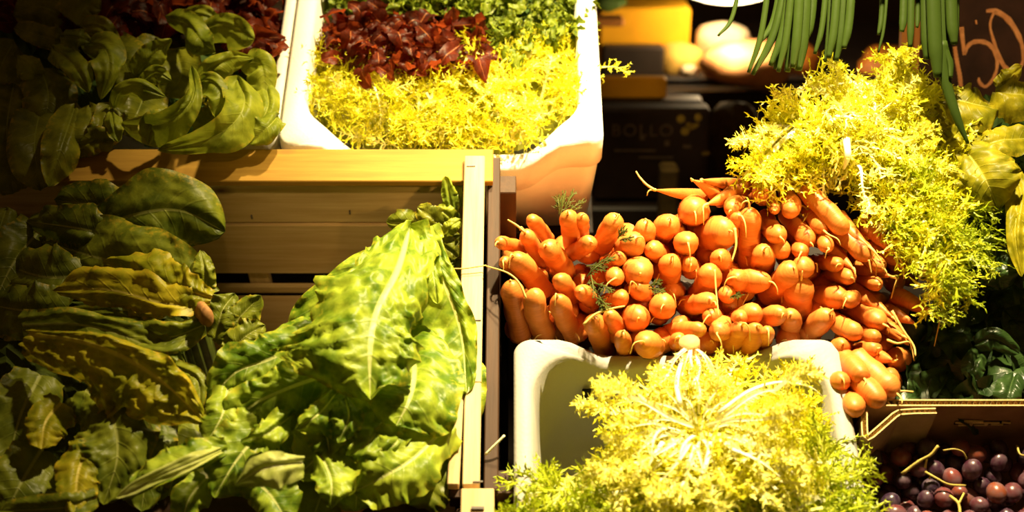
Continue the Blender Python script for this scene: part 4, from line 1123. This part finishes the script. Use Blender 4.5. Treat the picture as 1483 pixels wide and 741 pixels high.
bleaf(BH, [(352, 90, .02), (378, 95, .04), (384, 138, .02)], [18, 22, 18], [20, 28, 20], -.9, -.9)
bleaf(BH, [(345, 112, .045), (354, 150, .065), (332, 184, .065), (288, 206, .055), (228, 217, .03)], [12, 32, 34, 20, 6], [22, 30, 24, 18, 6], [-.7, -1.0, -.8], [.5, .9, 1.1], tip=.12)
bleaf(BH, [(384, 120, .02), (388, 155, .035), (366, 195, .02)], [16, 18, 12], [18, 24, 16], -.9, -.5)
bleaf(BH, [(277, 96, .05), (281, 132, .07), (266, 160, .07), (230, 180, .06), (176, 180, .035)], [6, 10, 20, 32, 14], [6, 10, 16, 18, 8], [-.3, -.8, -1.0], [1.0, 1.2, .9], tip=.15)
bleaf(BH, [(255, 168, .04), (222, 182, .055), (214, 209, .035)], [12, 20, 8], [12, 20, 8], -.8, -.7, tip=.4)
bleaf(BH, [(164, 156, .02), (176, 132, .05), (205, 126, .06), (240, 140, .045)], [10, 14, 14, 8], [14, 24, 26, 10], -1.2, -1.4)
bleaf(BH, [(284, 122, .04), (306, 118, .06), (322, 140, .055), (312, 170, .04)], [8, 14, 14, 8], [16, 32, 26, 10], -.9, .6)
bleaf(BH, [(203, 122, .04), (225, 106, .055), (248, 116, .045)], [10, 12, 8], [10, 18, 10], -1.0, -.9)
bleaf(BH, [(196, 112, .01), (222, 80, .035), (248, 56, .045)], [16, 20, 8], [14, 18, 8], -.6, -.9, tip=.45)
bleaf(BH, [(404, 166, .03), (390, 182, .045), (360, 208, .03)], [12, 22, 18], [14, 26, 20], -.9, -.9)
bleaf(BH, [(162, 160, .03), (164, 180, .04), (172, 206, .03)], [10, 14, 8], [8, 12, 8], -.6, -.6)

bl = lettuce('butterhead_lettuce', H(90, 140, -.12), 'dark butterhead lettuce with pointed curled leaves at the far upper left')
mound(bl, [(-40, 120), (0, 20), (90, 10), (150, 60), (170, 130), (140, 210), (60, 290), (-40, 300)], -.06, .06, 'greenfruit', seed=22)
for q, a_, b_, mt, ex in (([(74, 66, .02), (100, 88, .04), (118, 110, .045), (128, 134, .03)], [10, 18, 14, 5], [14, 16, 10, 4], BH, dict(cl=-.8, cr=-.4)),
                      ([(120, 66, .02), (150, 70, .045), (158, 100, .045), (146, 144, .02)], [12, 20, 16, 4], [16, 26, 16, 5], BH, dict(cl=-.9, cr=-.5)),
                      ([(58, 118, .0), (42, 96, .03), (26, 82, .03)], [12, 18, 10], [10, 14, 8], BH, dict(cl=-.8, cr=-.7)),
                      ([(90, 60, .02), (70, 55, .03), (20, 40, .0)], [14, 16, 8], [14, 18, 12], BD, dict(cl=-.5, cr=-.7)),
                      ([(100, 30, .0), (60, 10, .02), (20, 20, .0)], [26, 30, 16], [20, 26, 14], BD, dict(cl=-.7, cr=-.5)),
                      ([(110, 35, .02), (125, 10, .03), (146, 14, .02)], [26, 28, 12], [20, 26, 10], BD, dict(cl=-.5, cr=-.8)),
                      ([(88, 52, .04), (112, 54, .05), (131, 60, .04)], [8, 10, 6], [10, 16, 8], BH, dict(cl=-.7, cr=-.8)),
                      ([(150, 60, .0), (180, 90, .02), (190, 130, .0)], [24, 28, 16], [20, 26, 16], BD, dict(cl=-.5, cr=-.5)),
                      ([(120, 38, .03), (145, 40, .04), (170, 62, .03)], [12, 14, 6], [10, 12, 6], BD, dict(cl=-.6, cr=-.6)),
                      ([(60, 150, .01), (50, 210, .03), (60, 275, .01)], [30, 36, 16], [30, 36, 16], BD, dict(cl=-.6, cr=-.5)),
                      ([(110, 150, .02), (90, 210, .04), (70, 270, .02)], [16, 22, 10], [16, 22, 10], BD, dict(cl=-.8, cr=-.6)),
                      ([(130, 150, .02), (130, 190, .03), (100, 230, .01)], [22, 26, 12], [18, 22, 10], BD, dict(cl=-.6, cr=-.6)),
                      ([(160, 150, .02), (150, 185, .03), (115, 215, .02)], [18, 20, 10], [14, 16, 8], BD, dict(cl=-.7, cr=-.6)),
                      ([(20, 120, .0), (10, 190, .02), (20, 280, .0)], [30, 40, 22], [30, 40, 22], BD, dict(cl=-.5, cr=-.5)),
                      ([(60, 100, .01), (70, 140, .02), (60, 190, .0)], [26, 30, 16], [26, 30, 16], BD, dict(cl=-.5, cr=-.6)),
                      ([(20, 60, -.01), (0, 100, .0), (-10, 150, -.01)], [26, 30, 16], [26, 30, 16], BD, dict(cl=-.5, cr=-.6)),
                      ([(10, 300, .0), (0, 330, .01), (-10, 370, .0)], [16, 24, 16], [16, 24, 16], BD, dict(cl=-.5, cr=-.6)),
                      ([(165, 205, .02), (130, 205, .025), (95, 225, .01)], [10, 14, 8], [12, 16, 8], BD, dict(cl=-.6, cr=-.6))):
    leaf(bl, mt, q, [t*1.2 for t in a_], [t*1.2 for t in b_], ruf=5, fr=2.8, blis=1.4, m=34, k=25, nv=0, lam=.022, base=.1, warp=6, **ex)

# red lettuces at the back of both upper boxes
LR = [local_leaf('red_leaf', 'red', .07, [.006, .016, .020, .010], (.01, .018, .008 - .008*i), ruf=.006, fr=3+i*.4, frill=.35, cl=.4*(-1)**i, cr=.5, seed=i+100) for i in range(6)]
LK = [local_leaf('curly_leaf', 'kale', .05, [.004, .014, .019, .014], (.008, .014, .012 - .010*i), m=18, k=11, ruf=.012, fr=9+i*.7, frill=.5, cl=.5, cr=-.3, seed=i+200) for i in range(6)]
LS = [local_leaf('spinach_leaf', 'spinach', .075, [.003, .016, .022, .016], (.006, .010, .0 - .008*(i % 4)), ruf=.0035, fr=2+i*.3, cl=.5*(-1)**i, cr=.4, seed=i+300, blis=.0012, nv=5) for i in range(6)]
def scatter(root, meshes, poly, n0, dn, count, seed, loft=.4, size=(.8, 1.2), heart=None, back=.035, flop=.5):
    r_ = np.random.default_rng(seed); xs = [p[0] for p in poly]; ys = [p[1] for p in poly]; k = 0
    hp = H(heart[0], heart[1], n0) if heart else None
    while k < count:
        x, y = r_.uniform(min(xs), max(xs)), r_.uniform(min(ys), max(ys))
        if not inpoly(x, y, poly): continue
        k += 1
        q = H(x, y, n0 + dn*r_.random())
        d = (unit(q-hp) if hp is not None else r_.normal(size=3)) + r_.normal(size=3)*.45
        d = unit(d - (d @ SN)*SN) + SN*r_.uniform(-.2, loft); d = unit(d)
        z = SN + r_.normal(size=3)*flop - FW*.3
        sz = r_.uniform(*size)
        link('leaf', meshes[r_.integers(len(meshes))], root, mtx(q - d*back*sz - wloc(root), d, z, sz))
red1 = lettuce('red_lettuce', H(590, 60, -.10), 'red oak-leaf lettuce with lit copper leaves behind the frisée in the upper box')
polyr = [(480, 35), (540, 14), (620, 20), (690, 35), (712, 75), (700, 105), (600, 108), (520, 100), (478, 85)]
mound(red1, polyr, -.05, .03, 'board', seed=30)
scatter(red1, LR, polyr, -.045, .055, 170, 31, .9, (.35, .75), (600, 60), .03, 1.0)
red2 = lettuce('red_lettuce', H(290, 30, -.10), 'dark red lettuce in shadow behind the green butterhead')
polyr2 = [(-60, -30), (400, -30), (405, 60), (392, 100), (372, 84), (340, 70), (280, 30), (230, 50), (170, 70), (-60, 10)]
mound(red2, polyr2, -.06, .03, 'board', seed=32)
scatter(red2, LR, polyr2, -.05, .045, 200, 33, .8, (.5, .9), (290, 0), .03, .9)
link('leaf', LR[1], red2, mtx(H(392, 85, .01) - wloc(red2), H(412, 68, .02)-H(392, 80, .01), SN, .45))
kale = lettuce('curly_lettuce', H(720, 20, -.10), 'dark green curly lettuce in the rear right of the upper foam box')
polyk = [(660, -30), (850, -30), (850, 52), (800, 60), (770, 62), (760, 95), (715, 90), (700, 45), (660, 25)]
mound(kale, polyk, -.06, .035, 'greenfruit', seed=34)
scatter(kale, LK, polyk, -.045, .045, 295, 35, .9, (.35, .62), (750, 20), .015, 1.3)
kale2 = lettuce('curly_lettuce', H(540, 0, -.10), 'dark green curly lettuce behind the red oak-leaf in the upper box')
polyk2 = [(465, -30), (665, -30), (665, 24), (600, 20), (540, 10), (480, 22)]
mound(kale2, polyk2, -.06, .03, 'greenfruit', seed=36)
scatter(kale2, LK, polyk2, -.05, .04, 220, 37, .9, (.35, .62), (560, -10), .015, 1.3)
leaf(red1, RD, [(468, 90, -.06), (464, 40, -.04), (466, -20, -.03)], [8, 12, 8], [8, 12, 8], cl=.6, cr=.6)
leaf(kale2, RD, [(446, 175, -.05), (440, 155, -.03), (438, 135, -.03)], [10, 16, 8], [10, 16, 8], cl=-.6, cr=-.4)
leaf(kale, 'kale', [(665, 98, -.02), (655, 78, .0), (660, 66, .0)], [8, 14, 8], [8, 14, 8], cl=-.6, cr=-.4, ruf=4, fr=5)
leaf(kale, 'kale', [(640, 100, -.02), (648, 84, .0), (640, 64, .0)], [8, 10, 6], [8, 10, 6], cl=-.6, cr=-.4, ruf=4, fr=5)

# ------------------------------------------------------------------ escarole and spinach, right
ch = lettuce('escarole_lettuce', H(1430, 240, -.05), 'yellow-lit escarole lettuce with broad flat leaves at the right edge')
mound(ch, [(1345, 150), (1400, 140), (1520, 120), (1520, 330), (1470, 330), (1400, 300), (1360, 240)], .02, .03, 'greenfruit', seed=40)
for q, a_, b_, ex in (([(1336, 140, .07), (1385, 143, .085), (1420, 150, .085), (1446, 158, .07)], [14, 30, 34, 14], [10, 34, 40, 16], dict(cl=-.3, cr=-.9, face=(0, -.45, .89))),
                  ([(1440, 132, .08), (1470, 134, .09), (1500, 140, .08)], [20, 36, 26], [16, 36, 26], dict(cl=-.4, cr=-.9, face=(0, -.5, .87))),
                  ([(1410, 212, .08), (1450, 202, .09), (1500, 198, .08)], [16, 26, 26], [14, 24, 24], dict(cl=-.4, cr=-.6, face=(0, -.45, .89))),
                  ([(1394, 214, .09), (1415, 240, .10), (1432, 270, .095), (1446, 304, .07)], [22, 36, 40, 10], [10, 26, 30, 8], dict(cl=-.5, cr=-.5)),
                  ([(1372, 252, .08), (1392, 262, .09), (1408, 276, .08)], [10, 12, 8], [8, 12, 8], dict(cl=-.5, cr=-.7)),
                  ([(1362, 176, .09), (1340, 200, .095), (1332, 236, .07)], [12, 18, 6], [20, 30, 8], dict(cl=.8, cr=-.6)),
                  ([(1370, 210, .085), (1384, 196, .09), (1394, 186, .08)], [10, 14, 8], [10, 14, 8], dict(cl=-.5, cr=-.7)),
                  ([(1455, 225, .07), (1474, 280, .08), (1470, 340, .07), (1480, 400, .05)], [10, 14, 10, 6], [8, 12, 10, 6], dict(cl=-.8, cr=-.8)),
                  ([(1445, 128, .07), (1462, 112, .085), (1478, 98, .08)], [8, 12, 8], [8, 12, 8], dict(cl=-.5, cr=-.8)),
                  ([(1490, 260, .07), (1478, 300, .08), (1486, 360, .06)], [14, 20, 10], [14, 20, 10], dict(cl=-.5, cr=-.6)),
                  ([(1395, 160, .04), (1400, 190, .05), (1440, 190, .05)], [20, 24, 14], [20, 26, 16], dict(cl=.5, cr=.4)),
                  ([(1345, 160, .04), (1355, 190, .05), (1362, 230, .04)], [14, 20, 14], [14, 20, 14], dict(cl=.6, cr=.4)),
                  ([(1395, 320, .03), (1408, 345, .04), (1415, 370, .03)], [14, 20, 12], [14, 20, 12], dict(cl=-.5, cr=-.4)),
                  ([(1440, 350, .01), (1445, 390, .03), (1450, 420, .01)], [16, 24, 16], [16, 24, 16], dict(cl=-.5, cr=-.4))):
    leaf(ch, 'spinach' if q[0][1] >= 320 else 'chard', q, [t*1.15 for t in a_], [t*1.15 for t in b_], ruf=5, fr=4, blis=2.2, m=40, k=25, nv=5, warp=6, **ex)
spl = ['dark green spinach bunch behind the grape box, beside the carrots', 'dark green spinach bunch behind the grape box at the right edge', 'shaded spinach bunch below the yellow escarole']
sps = [(1345, 530), (1440, 520), (1440, 410)]
for i, (poly, cnt) in enumerate((([(1305, 480), (1330, 440), (1385, 430), (1395, 600), (1300, 600)], 42), ([(1385, 460), (1500, 460), (1500, 600), (1385, 600)], 48), ([(1385, 330), (1500, 320), (1500, 470), (1380, 470)], 48))):
    r_ = lettuce('spinach_bunch', H(*sps[i], -.16), spl[i], 'spinach')
    mound(r_, poly, -.09, .02, 'greenfruit', seed=50+i)
    scatter(r_, LS, poly, -.09, .05, cnt, 60+i, .5, (.7, 1.1), (sps[i][0], sps[i][1]-40), .04, .7)
    if i == 1:
        leaf(r_, 'spinach', [(1412, 498, -.02), (1440, 490, -.01), (1476, 512, -.02)], [10, 16, 12], [10, 18, 12], cl=-.6, cr=-.5, ruf=3, fr=3, blis=1.5)
        leaf(r_, 'spinach', [(1425, 500, -.03), (1412, 525, -.02), (1408, 552, -.03)], [12, 16, 8], [12, 16, 8], cl=-.6, cr=-.5, ruf=3, fr=3, blis=1.5)
        leaf(r_, 'spinach', [(1470, 540, -.03), (1462, 565, -.02), (1456, 590, -.03)], [14, 20, 12], [14, 20, 12], cl=-.6, cr=-.5, ruf=3, fr=3, blis=1.5)

# ------------------------------------------------------------------ hanging spring onions
def onion_bunch(root, items, d0):
    for (x0, y0, x1, y1, wd, dd) in items:
        a = P(x0, -60 + y0, d0+dd+.02); mid_ = P(x0 + (x1-x0)*.45, y0 + (y1-y0)*.45, d0+dd+.005); b = P(x1, y1, d0+dd)
        w_ = wd*d0/FPX/2
        V, F = tube_data([a, mid_, b], [w_, w_, w_*.95, w_*.55], 10, flat=.55, m=16)
        UV = [(i/15, .5+.5*math.sin(j/10*2*math.pi)*.6) for i in range(16) for j in range(10)]
        obj('leaf', V, F, M['leek'], root, True, UV)
hang = [('bunch of cut green onion leaves hanging in front of the peach bags', [(1118, 0, 1084, 105, 9, 0), (1145, 0, 1090, 108, 12, .01), (1138, 0, 1100, 62, 11, .02), (1150, 0, 1116, 95, 13, .0), (1150, 0, 1127, 104, 11, -.01), (1140, 0, 1122, 100, 9, .015), (1155, 0, 1140, 104, 16, .005), (1168, 0, 1156, 102, 20, .01), (1160, 0, 1148, 98, 15, -.01), (1078, 0, 1040, 52, 7, .02), (1180, 0, 1165, 60, 16, .02)]),
        ('second hanging bunch of green onion leaves, right of the first', [(1200, 0, 1180, 78, 9, 0), (1205, 0, 1195, 90, 8, .015), (1215, 0, 1200, 84, 13, .0), (1225, 0, 1210, 88, 15, .01), (1236, 0, 1222, 70, 13, .0), (1280, 0, 1272, 50, 8, .03), (1288, 0, 1272, 76, 5, .02)]),
        ('dark bunch of long green onion leaves hanging before the chalkboard', [(1310, 0, 1306, 46, 12, 0), (1320, 0, 1318, 68, 11, .0), (1330, 0, 1328, 40, 8, .01), (1340, 0, 1342, 86, 16, .0), (1350, 0, 1358, 112, 22, -.01), (1362, 0, 1372, 120, 24, .0), (1376, 0, 1382, 64, 18, -.01), (1356, 0, 1366, 98, 20, .01), (1385, 0, 1384, 60, 10, .01)])]
for i, (lab, items) in enumerate(hang):
    r_ = empty('green_onion_bunch', P(items[0][0], -60, 1.74), lab, 'green onions')
    onion_bunch(r_, items, 1.70 + .02*i)
    if i == 2:   # one long leaf bent down to the escarole
        V, F = tube_data([P(1365, 60, 1.74), P(1368, 110, 1.735), P(1384, 165, 1.73), P(1402, 208, 1.73)], [.009, .0075, .006, .002], 10, flat=.5, m=20)
        UV = [(k/19, .5+.3*math.sin(j)) for k in range(20) for j in range(10)]
        obj('leaf', V, F, M['leek'], r_, True, UV)
        V, F = tube_data([P(1366, 60, 1.74), P(1376, 90, 1.735), P(1377, 112, 1.73)], [.006, .005, .003], 10, flat=.5, m=20)
        obj('leaf', V, F, M['leek'], r_, True, UV)
# rail they hang from
V, F = tube_data([P(850, -66, 1.74), P(1560, -66, 1.74)], [.012, .012], 10, m=3)
rail = obj('hanging_rail', V, F, M['metal'], None, True); setp(rail, 'dark metal rail above the stall holding the green onions', 'rail')
obj_posts = [P(850, -66, 1.74), P(1560, -66, 1.74)]

# ------------------------------------------------------------------ chalkboard with 50
D = 2.06
def board_axes():
    return RT, unit(np.array([0, .25, 1.])), unit(np.array([0, -1., .25]))
ax, ay, az = board_axes()
c0 = P(1425, 45, D)
cbd = empty('chalkboard', P(1425, 150, D), 'dark brown chalkboard with 50 written in peach chalk', 'sign')
plank('panel', c0 - az*.006, ax, ay, az, (.235, .26, .010), M['board'], cbd)
plank('frame_strip', P(1311, 40, D-.01), ay, ax, az, (.24, .013, .016), M['frame'], cbd)
plank('frame_strip', P(1326, 60, D-.005), ay, ax, az, (.24, .010, .012), M['frame'], cbd)
def on_board(px, py, lift=.0006):
    r = ray(px, py); t = ((c0 - az*.001 + az*lift - CAM) @ az) / (r @ az); return CAM + t*r
def stroke(name, pts, ws):
    p = spline([on_board(*q) for q in pts], 34); T = unit(np.gradient(p, axis=0)); L = np.cross(T, az)
    wv = np.interp(np.linspace(0, 1, 34), np.linspace(0, 1, len(ws)), ws)*D/FPX/2
    V = []
    for i in range(34):
        j = 1 + .12*math.sin(i*2.3)
        for sg in (-1, 1): V.append(p[i] + sg*L[i]*wv[i]*j)
        for sg in (-1, 1): V.append(p[i] + sg*L[i]*wv[i]*j*.8 + az*.0012)
    F = []
    for i in range(33):
        a, b = 4*i, 4*i+4
        F += [(a+2, a+3, b+3, b+2), (a, a+2, b+2, b), (a+3, a+1, b+1, b+3)]
    obj(name, V, F, M['chalk'], cbd)
def bx(X, Y): return (1263 + X/3.7045, Y/3.7045)
stroke('chalk_stroke', [bx(443, 250), bx(455, 330), bx(470, 410), bx(478, 490)], [6, 6.5, 7, 6])
stroke('chalk_stroke', [bx(462, 155), bx(492, 152)], [5, 5])
stroke('chalk_stroke', [bx(480, 155), bx(486, 220), bx(494, 295)], [7, 6.5, 5])
stroke('chalk_stroke', [bx(494, 290), bx(520, 240), bx(570, 222), bx(630, 240), bx(665, 300), bx(668, 370), bx(640, 435), bx(605, 465), bx(575, 440), bx(572, 415)], [5, 6.5, 7, 7, 6, 5, 5, 5, 6, 3])
stroke('chalk_stroke', [bx(610, 60), bx(655, 58), bx(720, 95), bx(775, 170), bx(808, 260), bx(805, 340), bx(770, 380), bx(730, 378), bx(690, 325), bx(655, 230), bx(632, 140), bx(645, 85), bx(665, 58)], [4, 8, 9, 8, 6, 5, 5, 8, 7, 5, 4, 4, 3])
stroke('chalk_mark', [bx(556, 108), bx(559, 130)], [3, 3])
# stake carrying the board
V, F = box_data((P(1425, 150, D+.04)*np.array([1, 1, 0]) + np.array([0, 0, .5])), (1, 0, 0), (0, 1, 0), (0, 0, 1), (.03, .03, 1.0))
obj('stake', V, F, M['bench'], cbd)

# ------------------------------------------------------------------ background of the shop
DB = 3.3
def wbox(name, px0, py0, px1, py1, d, depth, mat, label=None, cat=None, parent=None, bev=.006, toz=None):
    a, b = P(px0, py0, d), P(px1, py1, d)
    z0, z1 = min(a[2], b[2]), max(a[2], b[2])
    if toz is not None: z0 = toz
    y0 = (a[1]+b[1])/2
    V, F = box_data(((a[0]+b[0])/2, y0+depth/2, (z0+z1)/2), (1, 0, 0), (0, 1, 0), (0, 0, 1), (abs(b[0]-a[0]), depth, z1-z0))
    o = obj(name, V, F, mat, parent)
    if bev: bevel_mesh(o.data, bev)
    if label: setp(o, label, cat)
    return o
ct = empty('counter', P(1100, 300, DB)*np.array([1, 1, 0]), 'dark shop counter behind the stall carrying yellow trays and bags', 'counter')
wbox('worktop', 700, 113, 1500, 119, DB-.02, .62, M['counter'], parent=ct)
wbox('front_panel', 705, 119, 1495, 400, DB, .58, M['counter'], parent=ct, toz=0.0)
CT = P(900, 113, DB)[2]
def ctbox(px0, px1, py0, d, depth, h, mat, label, cat):
    a = P(px0, py0, d); b = P(px1, py0, d)
    V, F = box_data(((a[0]+b[0])/2, a[1]+depth/2, CT + h/2), (1, 0, 0), (0, 1, 0), (0, 0, 1), (b[0]-a[0], depth, h))
    o = obj(label and cat.replace(' ', '_') or 'x', V, F, mat); bevel_mesh(o.data, .006); setp(o, label, cat); return o
# low shelf with yellow front just before the counter
yt = wbox('yellow_tray', 860, 112, 966, 146, 2.9, .03, M['yellow'], 'yellow tray edge low at the left on the dark rack', 'tray')
rack = empty('display_rack', P(900, 300, 2.95)*np.array([1, 1, 0]), 'dark display rack behind the upper foam box', 'rack')
wbox('shelf_board', 850, 146, 1018, 152, 2.89, .05, M['counter'], parent=rack)
for px_ in (858, 1008): wbox('post', px_-6, 150, px_+6, 300, 2.93, .04, M['counter'], parent=rack, toz=0.0)
wbox('yellow_box', 868, 10, 1000, 66, 3.35, .3, M['yellow'], 'large yellow cardboard box at the back of the shop', 'box', toz=CT)
wbox('black_tray', 872, 66, 962, 112, 3.30, .04, M['counter'], 'black tray standing before the large yellow box', 'tray', toz=CT)
for px_ in (868,):
    wbox('wood_shelf', 850, 28, 905, 40, 3.2, .06, M['frame'], 'orange wooden shelf edge at the left of the shop counter', 'shelf')
def blob(name, px, py, d, rx, rz, mat, label, cat, seed, ry=None, toz=True):
    r_ = np.random.default_rng(seed); bm = bmesh.new(); bmesh.ops.create_icosphere(bm, subdivisions=3, radius=1)
    c = P(px, py, d); sx, sz = rx*d/FPX, rz*d/FPX; sy = (ry or rx)*d/FPX; ph = r_.uniform(0, 6, 6)
    V = []
    for v in bm.verts:
        q = np.array(v.co); k = 1 + .10*math.sin(q[0]*4+ph[0])*math.sin(q[2]*5+ph[1]) + .07*math.sin(q[1]*7+ph[2]+q[0]*6) + .04*math.sin(q[2]*13+ph[3])*math.sin(q[0]*11)
        V.append(c + q*k*np.array([sx, sy, sz]))
    F = [tuple(v.index for v in f.verts) for f in bm.faces]; bm.free()
    o = obj(name, V, F, mat, None, True); setp(o, label, cat); return o
blob('paper_bag', 985, 88, 3.35, 34, 26, M['amber'], 'crumpled amber paper bag on the counter right of the black tray', 'bag', 3)
blob('paper_bag', 997, 103, 3.22, 14, 9, M['pale'], 'small pale bag in front of the amber bag', 'bag', 4)
blob('paper_bag', 1045, 66, 3.40, 40, 34, M['pale'], 'large pale bag under the glowing lamp', 'bag', 5)
blob('onion_bag', 1082, 92, 3.20, 70, 30, M['peach'], 'peach-orange net bag sprawled on the counter under the lamp', 'bag', 6)
blob('onion_bag', 1150, 88, 3.35, 34, 28, M['orange'], 'orange bag on the counter behind the hanging onion leaves', 'bag', 7)
blob('fruit_heap', 1285, 95, 3.35, 40, 30, M['orange'], 'orange heap on the counter left of the chalkboard', 'fruit', 8)
blob('leafy_plant', 880, 2, 3.3, 26, 14, M['greenfruit'], 'dark green foliage at the top beside the upper foam box', 'plant', 9)
# dark printed crate with lettering
pc = empty('printed_crate', P(950, 235, 2.75), 'dark brown crate with faded BOLLO lettering behind the carrots', 'crate')
wbox('panel', 862, 150, 1026, 300, 2.75, .05, M['crate_dark'], parent=pc)
wbox('low_table', 850, 300, 1040, 306, 2.76, .07, M['counter'], 'dark low table under the printed crate', 'table', toz=0.0)
def on_y(px, py, yy):
    r = ray(px, py); return CAM + r*((yy - CAM[1])/r[1])
yf = (P(862, 150, 2.75)[1] + P(1026, 300, 2.75)[1])/2 - .0015
def text(body, px, py, h, mat, parent, name='lettering'):
    cu = bpy.data.curves.new('lettering', 'FONT'); cu.body = body; cu.size = h; cu.extrude = .0006; cu.space_character = 1.18
    to = bpy.data.objects.new('tmp', cu); COL.objects.link(to)
    me = bpy.data.meshes.new_from_object(to.evaluated_get(bpy.context.evaluated_depsgraph_get()))
    bpy.data.objects.remove(to)
    me.materials.clear(); me.materials.append(mat); me.name = name
    o = bpy.data.objects.new(name, me); COL.objects.link(o); o.parent = parent
    o.rotation_euler = (math.pi/2, 0, 0); o.location = Vector(on_y(px, py, yf) - wloc(parent)); return o
text('BOLLO', 885, 197, .034, M['print'], pc)
for (px_, py_, w_, h_) in ((930, 199, 7, 7), (966, 207, 7, 8), (995, 212, 12, 5), (920, 218, 60, 3), (950, 228, 50, 3)):
    q = on_y(px_, py_, yf); s_ = 2.75/FPX
    plank('print_mark', q, RT, (0, 0, 1), (0, -1, 0), (w_*s_, h_*s_, .0008), M['print'], pc, bev=0)
for (px_, py_, w_, h_, a_) in ((986, 172, 12, 12, .0), (1011, 170, 10, 12, .2), (992, 190, 12, 12, .5), (1004, 183, 18, 7, .4), (998, 181, 10, 6, -.4), (1022, 222, 12, 6, .1)):
    q = on_y(px_, py_, yf); s_ = 2.75/FPX
    V, F = tube_data([q + np.array([0, .0005, 0]), q - np.array([0, .0009, 0])], [.5, .5], 12)
    V = np.array(V); ca, sa = math.cos(a_), math.sin(a_)
    d_ = V - q; V = np.c_[d_[:, 0]*w_*s_*ca - d_[:, 2]*h_*s_*sa, d_[:, 1], d_[:, 0]*w_*s_*sa + d_[:, 2]*h_*s_*ca] + q
    obj('print_leaf', V, F, M['print_leaf'], pc)
wbox('wooden_post', 957, 243, 984, 272, 2.6, .05, M['sack'], 'short brown wooden post standing behind the carrots', 'post', toz=0.0)
blob('burlap_sack', 1062, 205, 2.9, 46, 62, M['sack'], 'dim brown sack slumped behind the carrots', 'sack', 12)
# pendant lamp
lp = P(1052, -8, 3.25)
pl = empty('pendant_lamp', lp, 'glowing round pendant lamp over the counter at the top', 'lamp')
rad = 66*3.25/FPX
prof = [(.0, -.012), (rad*.6, -.010), (rad*.88, 0), (rad*.98, .02)]
V = []; seg = 32
for (r_, z_) in prof: V += [lp + np.array([max(r_, .001)*math.cos(a), max(r_, .001)*math.sin(a), z_]) for a in np.linspace(0, 2*math.pi, seg, endpoint=False)]
obj('diffuser', V, grid_faces(len(prof), seg, True), M['lampglow'], pl, True)
prof = [(rad, .012), (rad*1.01, .03), (rad*.7, .09), (rad*.25, .14), (.012, .17)]
V = []
for (r_, z_) in prof: V += [lp + np.array([r_*math.cos(a), r_*math.sin(a), z_]) for a in np.linspace(0, 2*math.pi, seg, endpoint=False)]
obj('shade', V, grid_faces(len(prof), seg, True), M['enamel'], pl, True)
V, F = tube_data([lp + np.array([0, 0, .16]), lp + np.array([0, 0, 1.2])], [.004, .004], 6); obj('cord', V, F, M['metal'], pl)
ld = bpy.data.lights.new('pendant_bulb', 'POINT'); lo = bpy.data.objects.new('pendant_bulb', ld); COL.objects.link(lo)
ld.energy = 4.5; ld.color = (1, .74, .40); ld.shadow_soft_size = .06; lo.location = Vector(lp + np.array([0, -.16, -.06]))
